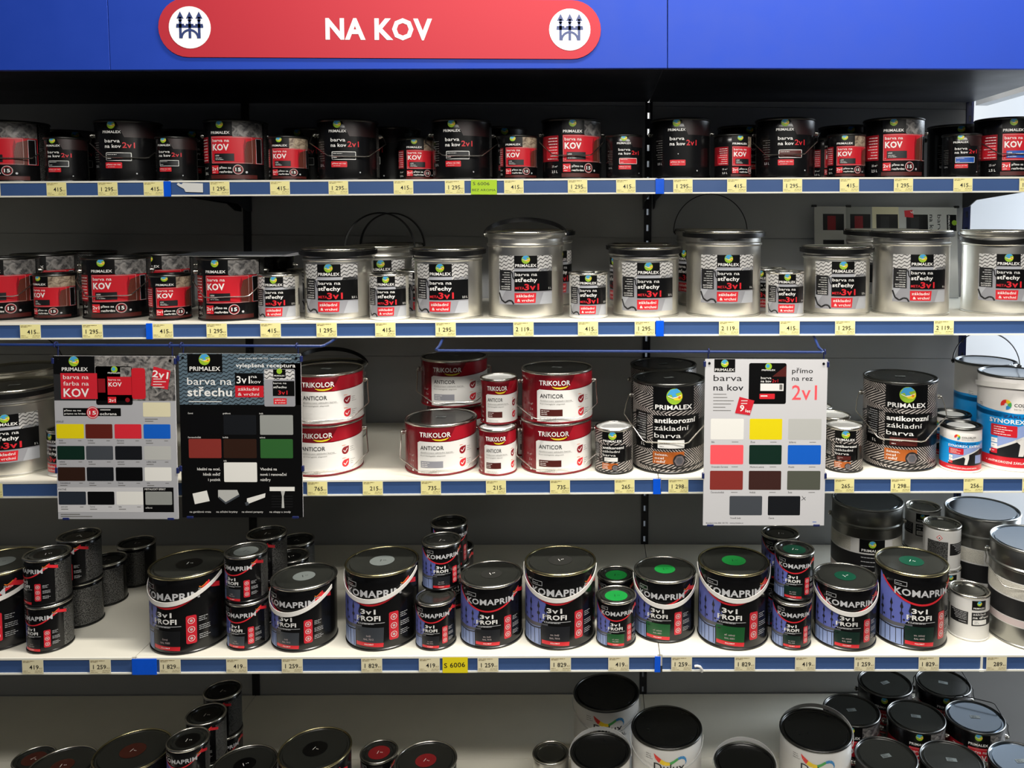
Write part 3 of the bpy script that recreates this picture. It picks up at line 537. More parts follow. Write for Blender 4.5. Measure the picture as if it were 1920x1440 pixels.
# header boards and sign
HZ,HL,HR=ZO+.35217,.01389,0.0085
for a,b,bn in BAY:
    t=HL if b<=0 else HR; za=HZ+(a*HL if a<0 else 0)
    root=empty('header_board',(a,-.70,za),(0,-math.atan(t),0)); tag(root,'blue header board over the %s bay above the top shelf'%bn,'header','blue header boards')
    bm=bmesh.new(); box(bm,(.0006,0,0),(b-a-.0006,.016,.36),0,.0006); obj('front_panel',fin(bm,'front_panel',['header_blue']),root)
    obj('seam_light_block',boxmesh('seam_light_block',(-.010,.0162,0),(.0105,.0182,.36),'upright_dark'),root)  # dark strip added behind the joint to stop light showing through
    obj('canopy_top',boxmesh('canopy_top',(.0012,.0184,.02),(b-a-.0012,.69,.036),'upright_dark'),root)
def sign():
    X0,X1,Z0,Z1=(-1.1394, -0.1513, 2.0239, 2.1547)
    W=X1-X0; Hh=Z1-Z0; r=Hh/2
    bm=bmesh.new(); ring=[]
    for cx,a0 in ((W-r,-90),(r,90)):
        for k in range(17): a=math.radians(a0+180*k/16); ring.append((cx+r*math.cos(a),r+r*math.sin(a)))
    A=[bm.verts.new((x,0,z)) for x,z in ring]; B=[bm.verts.new((x,-.0025,z)) for x,z in ring]
    bm.faces.new(A[::-1]); bm.faces.new(B)
    for i in range(len(A)): j=(i+1)%len(A); bm.faces.new((A[i],B[i],B[j],A[j])); 
    bmesh.ops.recalc_face_normals(bm,faces=bm.faces)
    root=empty('aisle_sign',(X0,-.7002,Z0),(0,-math.atan(.006),0)); tag(root,'rounded red sign reading NA KOV with two white gate discs on blue header','sign')
    obj('sign_plate',fin(bm,'sign_plate',['sign_red_gloss']),root)
    a=Art(); a.text('NA KOV',W*.496,r-.023,.046,'white',0,w=.238,bold=.055,al='c'); obj('lettering',a.mesh('lettering'),root,loc=(0,-.0026,0))
    for cx in (r*1.07,W-r*1.07):
        a=Art(); q=r*.71; a.circ(cx,r,q,'white',0,40)
        for dx in (-.021,0,.021):
            x=cx+dx*(r/.066); top=r+q*.50; a.rect(x-.0030,r-q*.52,x+.0030,top,'navy',1); a.poly([(x-.008,top-.004),(x,top+.012),(x+.008,top-.004)],'navy',1); a.poly([(x-.0055,top-.006),(x,top-.012),(x+.0055,top-.006)],'navy',1); a.rect(x-.0085,r+.004,x+.0085,r+.008,'navy',1)
        a.rect(cx-.030,r-.001,cx+.030,r+.0045,'navy',1); a.ring(cx,r-q*.52,.021,.005,'navy',2,12,0,180)
        obj('gate_disc',a.mesh('gate_disc'),root,loc=(0,-.0027,0))
sign()

def mini_can(a,x0,y0,x1,y1,kind):
    w,h=x1-x0,y1-y0; cx=x0+w*.5
    a.rrect(x0,y0,x1,y1,'black',2,w*.05,3); a.circ(cx+w*.02,y1-h*.08,w*.09,'lime',3,12); a.circ(cx,y1-h*.07,w*.05,'logo_blue',4,8); a.text('PRIMALEX',cx+w*.02,y1-h*.19,h*.04,w=w*.36,bold=.02,al='c',l=3)
    if kind=='kov':
        a.rect(x0+w*.68,y1-h*.27,x1-w*.02,y1-h*.02,'stone',3); a.rect(x0+w*.32,y0+h*.26,x1-w*.02,y0+h*.73,'bright_red',3); a.rect(x0+w*.06,y0+h*.32,x0+w*.26,y0+h*.68,'deep_red',3); a.text('barva na',x0+w*.35,y0+h*.63,h*.05,w=w*.33,l=4); a.text('KOV',x0+w*.35,y0+h*.48,h*.11,w=w*.36,bold=.03,l=4); a.text('2v1',x0+w*.35,y0+h*.08,h*.08,w=w*.18,bold=.03,l=4); a.rect(x0+w*.32,y0+h*.05,x0+w*.55,y0+h*.21,'red',3); a.circ(x0+w*.86,y0+h*.13,h*.06,'deep_red',3,14)
    elif kind=='str':
        a.rrect(x0,y0,x1,y1,'roof_grey',3,w*.05,3); a.rect(x0+w*.02,y1-h*.28,x1-w*.02,y1-h*.03,'roof_tiles',4); a.rect(cx-w*.2,y1-h*.24,cx+w*.2,y1-h*.01,'black',5); a.circ(cx,y1-h*.06,w*.09,'lime',6,12); a.text('PRIMALEX',cx,y1-h*.20,h*.04,w=w*.34,al='c',bold=.02,l=6); a.rect(x0+w*.28,y0+h*.28,x1-w*.02,y0+h*.68,'black',5); a.rect(x0+w*.30,y0+h*.06,x0+w*.72,y0+h*.22,'red',5)
        a.text('barva na',x0+w*.30,y0+h*.60,h*.05,w=w*.42,l=6); a.text('střechu',x0+w*.30,y0+h*.49,h*.06,w=w*.42,bold=.02,l=6); a.text('3v1',x0+w*.45,y0+h*.32,h*.11,'red',w=w*.3,bold=.02,l=6); a.text('základní',x0+w*.34,y0+h*.155,h*.04,w=w*.34,l=6); a.text('& vrchní',x0+w*.34,y0+h*.085,h*.04,w=w*.34,l=6)
    else:
        a.poly([(x1,y1-h*.05),(x1,y1-h*.33),(x0+w*.62,y1-h*.33)],'box_brown',3); a.text('barva',x0+w*.32,y0+h*.61,h*.06,w=w*.28,l=3); a.text('na kov',x0+w*.32,y0+h*.53,h*.06,w=w*.28,bold=.02,l=3); a.text('2v1',x0+w*.62,y0+h*.53,h*.08,'red',w=w*.16,l=3); a.rect(x0+w*.31,y0+h*.32,x0+w*.93,y0+h*.50,'white',3); a.rect(x0+w*.82,y0+h*.35,x0+w*.90,y0+h*.48,'ink_grey',4); a.rrect(x0+w*.29,y0+h*.12,x0+w*.70,y0+h*.25,'red',3,w*.02); a.lines(x0+w*.32,y0+h*.18,w*.3,1,1,l=4,t=h*.03)
def nm(a,t,x,y,m='ink_black',w=None,h=3.0,al='l'): a.text(t,x,y,h,m,3,w=w,al=al)
def poster_a(W,H):
    a=Art(W/229,H/306); a.rect(0,0,229,306,'poster_silver',0); a.rect(0,223,229,306,'charcoal',1); a.rect(78,223,229,306,'stone',2); a.rect(0,272,78,306,'black',2)
    logo(a,39,296,9.5,3); a.text('PRIMALEX',16,278,7,w=49,bold=.02,l=3); a.rect(13,226,82,274,'pill_red',3); a.text('barva na',18,263,8,w=48,l=4); a.text('farba na',18,251,8,w=48,l=4); a.text('KOV',18,230,16,w=48,bold=.03,l=4)
    mini_can(a,79,215,148,287,'kov'); a.rrect(147,226,173,284,'bright_red',3,5); a.strip([(151,262),(170,266)],1.2,'pill_red',4)
    a.poly([(183,251),(215,244),(221,279),(189,287)],'pill_red',3); a.text('2v1',186,268,13,w=30,bold=.03,l=4,rot=-8); a.lines(188,263,26,2,5,l=4,t=1.4); a.lines(187,253,26,2,5,l=4,t=1.4,seed=4)
    a.rrect(16,194,125,209,'black',1,1); a.circ(71.5,200.5,11.5,'pill_red',2); a.ring(71.5,200.5,10,1,'white',3); a.text('15',71.5,197,7,w=13,bold=.03,al='c',l=4); a.text('přímo na rez',18,203,3.2,w=32,bold=.02,l=3); a.text('priamo na hrdzu',18,197,3.2,w=40,bold=.02,l=3); a.text('ochrana',85,196,5,w=32,bold=.02,l=3); a.lines(86,205,32,1,3,l=3,t=1.5)
    C=[(2,54),(57,108),(112,163),(167,218)]
    a.rrect(167,193,219,220,'sw_cream',2,2); a.lines(170,188,40,1,4,'ink_grey',t=1.4); a.lines(170,184,26,1,4,'ink_grey',t=1.4)
    R_=[(152,179,('sw_yellow','sw_brown','sw_red','sw_blue')),(112,138,('sw_green','sw_slate','sw_dark','sw_lgrey')),(72,98,('sw_dbrown','sw_dark','sw_black','sw_white')),(27,52,('sw_navyg','sw_black','sw_white','sw_grey'))]
    N=[('žlutá','hnědá','červená','modrá'),('zelená','šedá','antracit','světle šedá'),('čokoládová','tmavá','černá','bílá'),('antracit','černá','bílá','')]
    a.rect(0,13,166,60,'poster_light',1); a.rect(163,13,221,60,'black',1); a.text('METALICKÝ EFEKT',166,55,3.4,w=40,bold=.02,l=3); nm(a,'stříbrná',167,20,'ink_white')
    for (y0,y1,ms),ns in zip(R_,N):
        for (x0,x1),m,n in zip(C,ms,ns):
            a.rrect(x0,y0,x1,y1,m,2,2)
            if n: nm(a,n,x0+4,y0-5); a.lines(x1-12,y0-4.5,11,1,4,'ink_grey',t=1); a.lines(x0+4,y0-9,22,1,4,'ink_grey',t=1.2)
    nm(a,'LESKLÉ',2,182,h=3.4); nm(a,'SATÉNOVÉ' if False else 'MATNÉ',2,54.5,h=3.4); a.lines(5,8,60,2,4,'ink_grey',t=1.5)
    return a
def poster_b(W,H):
    a=Art(W/227,H/307); a.rect(0,0,227,307,'black',0); a.rect(0,212,227,307,'roof_tiles_dark',1); a.rect(190,212,227,290,'roof_tiles',1); a.rect(16,272,81,306,'black',2); logo(a,48,296,10.5,3); a.text('PRIMALEX',20,275,8,w=57,bold=.025,l=3)
    a.text('vylepšená receptura',106,282,7.5,w=111,bold=.02,l=3); a.text('zelená linka 800 100 752   www.primalex.cz',110,297,3,w=100,l=3)
    a.text('barva na',15,249,14,w=83,l=3); a.text('střechu',15,228,16,w=83,bold=.03,l=3); a.lines(17,217,100,1,4,l=3,t=1.5)
    a.rect(104,247.5,157,271,'black',3); a.text('3v1',107,252,14,w=25,bold=.02,l=4); a.text('na',134,262,6,w=11,l=4); a.text('kov',134,252,7,w=18,l=4); a.rect(104,226,157,247.5,'bright_red',3); a.text('základní',109,238.5,6,w=40,l=4); a.text('& vrchní',109,229,6,w=40,l=4)
    mini_can(a,158,209,216,279,'str')
    for (x0,x1),m,n in zip([(16,76),(81,142),(149,211)],('sw_black','sw_dark','sw_slate'),('černá','grafitová','šedá')): a.rrect(x0,156,x1,193,'sw_grey' if False else m if n!='šedá' else 'sw_grey',2,2); nm(a,n,x0-1,194.5,'ink_white',h=3)
    for (x0,x1),m,n in zip([(15,76),(80,142),(149,210)],('sw_redbrown','sw_dbrown','sw_green2'),('červenohnědá','hnědá','zelená')): a.rrect(x0,112,x1,148,m,2,2); nm(a,n,x0-1,149.5,'ink_white',h=3)
    a.rrect(80,67,142,104,'sw_white',2,2); nm(a,'bílá',80,105.5,'ink_white')
    for i,t in enumerate(('Ideální na ocel,','hliník měď','i pozink')): a.text(t,73,89-i*10,5.2,al='r',bold=.012,l=2)
    for i,t in enumerate(('Vhodná na','nové i renovační','nátěry')): a.text(t,148,89-i*10,5.2,bold=.012,l=2)
    a.poly([(24,25),(52,31),(47,51),(20,45)],'sw_white',2); a.poly([(68,38),(82,27),(108,42),(104,52),(68,52)],'sw_lgrey',2); a.poly([(69,36),(82,25),(108,40),(108,44),(82,29),(69,40)],'sw_slate',3); a.poly([(122,25),(156,38),(157,46),(122,36)],'sw_white',2); a.poly([(118,28),(124,30),(126,24),(120,22)],'sw_slate',3); a.rect(165,50,212,58,'sw_white',2); a.poly([(186,50),(194,50),(191,40),(192,18),(187,18),(188,40)],'sw_lgrey',2)
    for i in range(5): a.rect(168,20+i*5,208,20.6+i*5,'charcoal',1)
    for x,t in ((14,'na garážová vrata'),(64,'na střešní krytiny'),(112,'na okenní parapety'),(164,'na okapy a svody')): a.text(t,x,9,3.6,w=40,l=2)
    return a
def poster_c(W,H):
    a=Art(W/229,H/308); a.rect(0,0,229,308,'poster_light',0); a.rect(17,284,56,308,'black',1); logo(a,36.5,300,7,2); a.text('PRIMALEX',18.5,286,5,w=36,bold=.02,l=2)
    a.text('barva',16,268,11.5,'ink_black',w=53); a.text('na kov',16,250.5,11.5,'ink_black',w=56,bold=.015); a.lines(16,243,40,3,6,'ink_grey',t=1.2); a.lines(16,225,40,3,6,'ink_grey',t=1.2,seed=5)
    mini_can(a,82,226,152,301,'2v1'); a.poly([(57,209),(85,205),(93,232),(65,239)],'pill_red',7); a.text('9',65,213,12,bold=.03,l=8,rot=-9,w=8); a.text('let',76,211,6,l=8,rot=-9,w=10,bold=.02); a.lines(68,231,20,2,5,l=8,t=1.4)
    a.text('přímo',162.5,283,9,'ink_black',w=39,bold=.01); a.text('na rez',162.5,269,9,'ink_black',w=39,bold=.01); a.text('2v1',163,234,28,'sw_coral',w=47,bold=.01)
    for (y0,y1,L_) in ((160,198.5,(('sw_white','Bílá'),('sw_yellow','Žlutá'),('sw_lgrey','Stříbrná'))),(114,150,(('sw_coral','Orientální červená'),('sw_green','Mechová zelená'),('sw_blue','Modrá'))),(66.5,102,(('sw_redbrown','Červenohnědá'),('sw_brown2','Hnědá'),('sw_olive','Šedá')))):
        for (x0,x1),(m,n) in zip(((12,74),(85,146),(157.5,220)),L_): a.rrect(x0,y0,x1,y1,m,1,2); nm(a,n,x0+2,y0-6); a.lines(x1-22,y0-5,20,1,3,'ink_grey',t=.9)
    a.rrect(49.5,19,111,55,'sw_slate',1,2); nm(a,'Tmavě šedá',51,12.5); a.rrect(122,19,183,55,'sw_dark',1,2); nm(a,'Černá',124,12.5); a.strip([(186,55),(193,47)],.8,'ink_black',2); a.strip([(193,53),(185,47)],.8,'ink_black',2); nm(a,'Bezplatná linka 800 100 752   www.primalex.cz',6,3.5,w=70,h=2.4); a.lines(207,6,12,1,3,'sw_blue',t=1.2)
    return a
def hang(name_label,fn,X0,X1,Z0,Z1,Y,zr):
    W,Hh=X1-X0,Z1-Z0; root=empty('colour_chart',(X0,Y,Z0)); tag(root,name_label,'poster','colour charts hanging from the blue wire rails')
    obj('board',boxmesh('board',(0,.0,0),(W,.003,Hh),'poster_light',.0008),root); obj('print',fn(W,Hh).mesh('print',step=.00008),root,loc=(0,-.0002,0))
    for x,z in ((-.001,Hh-.012),(W+.001,Hh-.012),(-.001,Hh*.30),(W+.001,Hh*.30)): obj('clip',boxmesh('clip',(x-.003,-.002,z-.007),(x+.003,.005,z+.007),'clip_navy',.001),root)
    for x in (.018,W-.018): obj('foot_clip',boxmesh('foot_clip',(x-.008,-.0015,-.003),(x+.008,.005,.003),'clip_navy',.001),root)
    for x in (.010,W-.010):
        bm=bmesh.new(); bmesh.ops.create_cone(bm,cap_ends=True,segments=14,radius1=.003,radius2=.003,depth=.004,matrix=Matrix.Translation((x,0,Hh-.010))@Matrix.Rotation(PI/2,4,'X')); obj('grommet',fin(bm,'grommet',['sw_black'],True),root)
    for x in (.008,W-.008):
        bm=bmesh.new(); dz=zr-Z0; tube(bm,[(x,.006,Hh-.014),(x,.0065,dz-.006),(x,.005,dz+.0055),(x,-.002,dz+.0075),(x,-.007,dz+.004),(x,-.0068,dz-.004)],.0016); obj('hook',fin(bm,'hook',['clip_navy'],True),root)
def posters():
    P=[(-1.4345, -1.1515, 0.9472, 1.3386, 1.3641), (-1.142, -0.8562, 0.9513, 1.3456, 1.3641), (0.1023, 0.3962, 0.9325, 1.3377, 1.355)]
    for (lab,fn),(X0,X1,Z0,Z1,zr) in zip((('silver colour chart with yellow, brown, red and blue swatches, left of the black one',poster_a),('black colour chart with roof tile photo and seven swatches',poster_b),('white colour chart with coral 2v1 lettering and eleven colour swatches',poster_c)),P): hang(lab,fn,X0,X1,Z0,Z1,-.645,zr)
    for (xa,xb,z,zb,lab) in [(-1.7045, -0.8029, 1.3641, 1.3773, 'blue wire rail carrying the silver and black colour charts'), (-0.5381, 0.3866, 1.355, 1.3893, 'blue wire rail carrying the white colour chart')]:
        bm=bmesh.new(); y=-.645; zt=zb
        za,zb2=zs(9,xa),zs(9,xb); tube(bm,[(xa,-.54,za-.0325),(xa,-.55,za-.044),(xa,-.60,min(z+.004,za-.047)),(xa,y+.006,z+.001),(xa+.006,y,z),(xb-.006,y,z),(xb,y+.006,z+.001),(xb,-.60,min(z+.004,zb2-.047)),(xb,-.55,zb2-.044),(xb,-.54,zb2-.0325)],.0033,10); o=obj('display_rail',fin(bm,'display_rail',['wire_blue'],True)); tag(o,lab,'rail','blue wire display rails')
    # chart stored sideways at the back of the second shelf
    X0,X1,Zb,Zt=(0.5143, 0.9606, 1.4314, 1.7147); W,Hh=X1-X0,Zt-Zb; root=empty('colour_chart',(X0,-.075,Zb),(-math.radians(7),0,0)); tag(root,'grey colour chart stored sideways against the back behind large silver buckets','poster')
    obj('board',boxmesh('board',(0,0,0),(W,.003,Hh),'sw_slate',.0008),root); a=Art()
    for x0,x1,m in ((0,.092,'sw_lgrey'),(.092,.168,'sw_grey'),(.168,.245,'sw_cream'),(.245,.415,'sw_lgrey')): a.rect(x0*W/.415,.001,x1*W/.415,Hh-.001,m,0)
    for x0,x1,r in ((.025,.086,1),(.104,.163,1),(.180,.243,0),(.267,.330,0)):
        x0*=W/.415;x1*=W/.415
        a.rect(x0,Hh-.075,x1,Hh-.024,'black',1); a.rect(x0+.014,Hh-.074,x0+.040,Hh-.030,'deep_red' if r else 'charcoal',2); a.rect(x0,Hh-.150,x1,Hh-.105,'sw_dark',1); a.rect(x0,Hh-.22,x1,Hh-.175,'sw_brown',1)
    a.poly([(.283,Hh-.032),(.310,Hh-.034),(.308,Hh-.010),(.281,Hh-.012)],'pill_red',3); a.text('9',.300,Hh-.013,.012,l=4,rot=-90,bold=.02)
    a.text('na kov',.335*W/.415,Hh-.024,.013,'ink_black',l=2,rot=-90,bold=.02,w=.07); a.text('barva',.358*W/.415,Hh-.024,.013,'ink_black',l=2,rot=-90,w=.065)
    a.rect(.385*W/.415,Hh-.075,.413*W/.415,Hh-.024,'black',1); a.text('PRIMALEX',.389*W/.415,Hh-.027,.0055,l=2,rot=-90,w=.045,bold=.02); a.circ(.407*W/.415,Hh-.049,.008,'lime',2)
    obj('print',a.mesh('print',step=.00008),root,loc=(0,-.0002,0))
    for x in (.0,.05*W/.415*2,W): obj('clip',boxmesh('clip',(x-.008,-.003,Hh-.003),(x+.008,.006,Hh+.004),'sw_black',.001),root)
    # leaflets lying on the cans of the second shelf
    lx,ly,lz=(-1.0683, -0.4328, 1.5687)
    for i,(dx,dy,rz,m,d) in enumerate(((0,0,.05,'sw_grey','lowest'),(.03,.01,-.10,'poster_silver','middle'),(-.02,.006,.16,'sw_slate','uppermost'))):
        o=obj('leaflet',boxmesh('leaflet',(-.125,-.09,0),(.125,.09,.0012),m),loc=(lx+dx,ly+dy,lz+i*.0016),rot=(0,0,rz)); tag(o,'%s of the grey leaflets lying on the red-labelled cans, second shelf'%d,'leaflet','leaflets lying on the cans')
posters()

def price_mesh(p):
    a=Art(); m='tag_pale' if p in('419','1 259','1 829','289') else 'tag'; a.rect(-.0250,-.0178,.0250,.0178,'tag_white',0); a.rect(-.0243,-.0178,.0243,.0172,m,1)
    a.lines(-.0225,.0135,.040,1,.003,'ink_brown',2,t=.0012,seed=len(p)); a.lines(-.0225,.0105,.024,1,.003,'ink_brown',2,t=.0012,seed=7)
    a.text(p,.0140,-.0060,.0105,'ink_black',2,al='r',bold=.02); a.text('Kč',.0155,-.0060,.0042,'ink_brown',2,w=.007)
    a.lines(-.0225,-.0105,.016,1,.003,'ink_brown',2,t=.0009,seed=3); a.lines(.0225,-.0105,.026,1,.003,'ink_brown',2,t=.0009,al='r',seed=4); a.lines(-.0225,-.0140,.020,1,.003,'ink_brown',2,t=.0007,seed=5); a.lines(.0225,-.0140,.020,1,.003,'ink_brown',2,t=.0007,al='r',seed=6)
    return a.mesh('price_tag',base=.0,step=.00025)
ORD=['first','second','third','fourth','fifth','sixth','seventh','eighth','ninth','tenth','eleventh']
for X,lev,p,n,last in [(-1.6896, 8, '1 295', 0, 9), (-1.5247, 8, '415', 0, 8), (-1.3966, 8, '1 295', 1, 9), (-1.2817, 8, '415', 1, 8), (-1.1156, 8, '1 295', 2, 9), (-0.9638, 8, '415', 2, 8), (-0.8163, 8, '1 295', 3, 9), (-0.6516, 8, '415', 3, 8), (-0.5216, 8, '1 295', 4, 9), (-0.371, 8, '415', 4, 8), (-0.2085, 8, '1 295', 5, 9), (-0.085, 8, '415', 5, 8), (0.0612, 8, '1 295', 6, 9), (0.1996, 8, '415', 6, 8), (0.3431, 8, '1 295', 7, 9), (0.4898, 8, '415', 7, 8), (0.6298, 8, '1 295', 8, 9), (0.7841, 8, '415', 8, 8), (0.9555, 8, '1 295', 9, 9), (-1.5333, 9, '415', 0, 5), (-1.384, 9, '1 295', 0, 5), (-1.2143, 9, '415', 1, 5), (-1.0841, 9, '1 295', 1, 5), (-0.9536, 9, '415', 2, 5), (-0.8176, 9, '1 295', 2, 5), (-0.6747, 9, '415', 3, 5), (-0.5276, 9, '1 295', 3, 5), (-0.337, 9, '2 119', 0, 2), (-0.1785, 9, '415', 4, 5), (-0.0387, 9, '1 295', 4, 5), (0.1694, 9, '2 119', 1, 2), (0.3194, 9, '415', 5, 5), (0.4572, 9, '1 295', 5, 5), (0.7032, 9, '2 119', 2, 2), (-1.6387, 10, '1 298', 0, 3), (-0.8458, 10, '765', 0, 0), (-0.7092, 10, '215', 0, 1), (-0.5658, 10, '735', 0, 1), (-0.4048, 10, '215', 1, 1), (-0.2459, 10, '735', 1, 1), (-0.0853, 10, '265', 0, 1), (0.049, 10, '1 298', 1, 3), (0.4649, 10, '265', 1, 1), (0.6067, 10, '1 298', 2, 3), (0.7907, 10, '256', 0, 0), (0.9394, 10, '1 298', 3, 3), (-1.4862, 11, '419', 0, 4), (-1.3283, 11, '1 259', 0, 4), (-1.1643, 11, '1 829', 0, 4), (-1.0073, 11, '419', 1, 4), (-0.8764, 11, '1 259', 1, 4), (-0.6882, 11, '1 829', 1, 4), (-0.5514, 11, '419', 2, 4), (-0.4117, 11, '1 259', 2, 4), (-0.2384, 11, '1 829', 2, 4), (-0.0992, 11, '419', 3, 4), (0.052, 11, '1 259', 3, 4), (0.2042, 11, '1 829', 3, 4), (0.3504, 11, '419', 4, 4), (0.4938, 11, '1 259', 4, 4), (0.6499, 11, '1 829', 4, 4), (0.8149, 11, '289', 0, 0)]:
    d=LV[lev][3]; t=LV[lev][1] if X<0 else LV[lev][2]
    o=obj('price_tag',cached(('tag',p),lambda:price_mesh(p)),loc=(X,-d-.0050,zs(lev,X)-.0195),rot=(0,-math.atan(t),0))
    tag(o,('only ' if last==0 and n==0 else ORD[n]+' from left of the ')+('price tag' if last==0 and n==0 else 'price tags')+' reading %s on the %s shelf edge'%(p,LN[lev]),'price tag','yellow price tags on the %s shelf edge'%LN[lev])
for X,lev,w_,lab in [(-1.2469, 8, 0.018, 'blue tape on the left rail joint of the top shelf edge'), (0.0017, 8, 0.022, 'blue tape on the middle rail joint of the top shelf edge'), (-1.2471, 9, 0.015, 'blue tape on the left rail joint of the second shelf edge'), (-0.0019, 9, 0.02, 'blue tape on the middle rail joint of the second shelf edge'), (-0.0049, 10, 0.019, 'blue tape on the middle rail joint of the third shelf edge'), (-1.2244, 11, 0.058, 'wide blue tape at the left rail joint of the fourth shelf edge'), (-0.0057, 11, 0.014, 'narrow blue tape on the middle rail joint of the fourth shelf edge')]:
    d=LV[lev][3]; o=obj('tape',boxmesh('tape',(-w_/2,-.0008,-.040),(w_/2,.0008,-.001),'tape_blue',.0003),loc=(X,-d-.0056,zs(lev,X)),rot=(0,random.uniform(-.01,.01),0)); tag(o,lab,'tape','blue tape pieces over the rail joints')
def note(X,lev,lab,fn):
    d=LV[lev][3]; o=obj('paper_note',fn().mesh('paper_note',step=.0002),loc=(X,-d-.0056,zs(lev,X)-.0195)); tag(o,lab,'note')
def n1():
    a=Art(); a.rect(-.033,-.0195,.033,.0180,'neon',0); a.text('S 6006',-.028,.004,.0085,'ink_black',1,w=.042); a.text('BEZ AROMA',-.030,-.011,.006,'ink_black',1,w=.060); return a
def n2():
    a=Art(); a.rect(-.030,-.0195,.030,.0190,'note_yellow',0); a.text('S 6006',-.026,-.007,.012,'ink_black',1,w=.050,bold=.015,rot=3); return a
def n3():
    a=Art(); a.poly([(-.034,.010),(-.030,.014),(-.022,.010),(-.018,.014),(.032,.013),(.032,-.010),(-.012,-.009),(-.016,-.001),(-.026,.004)],'tag_white',0); return a
def n4():
    a=Art(); a.poly([(-.021,-.004),(-.021,.017),(.024,.017),(.024,.006),(.004,.001)],'tag_white',0); return a
NX=[-0.4471, -0.4898, -1.1893, 0.093, 0.7792]
note(NX[0],8,'lime green handwritten note on the top shelf edge',n1); note(NX[1],11,'bright yellow handwritten note on the fourth shelf edge',n2); note(NX[2],8,'torn white paper scrap stuck on the top shelf edge',n3)
bm=bmesh.new(); tube(bm,[(-.009,-.006,.009),(-.004,-.008,.011),(.003,-.008,.009),(.008,-.006,.001),(.008,-.003,-.006)],.0032); o=obj('price_hook',fin(bm,'price_hook',['white'],True),loc=(NX[3],-.67,zs(11,NX[3])-.034)); tag(o,'white curved plastic hook on the fourth shelf edge','hook')
bm=bmesh.new(); box(bm,(-.0025,-.002,-.036),(.0025,.001,-.002)); box(bm,(-.006,-.004,-.040),(.006,.001,-.034),0,.001); o=obj('rail_joiner',fin(bm,'rail_joiner',['rail_lip']),loc=(NX[4],-.6725,zs(11,NX[4]))); tag(o,'white vertical plastic rail joiner near right end of the fourth shelf edge','clip')

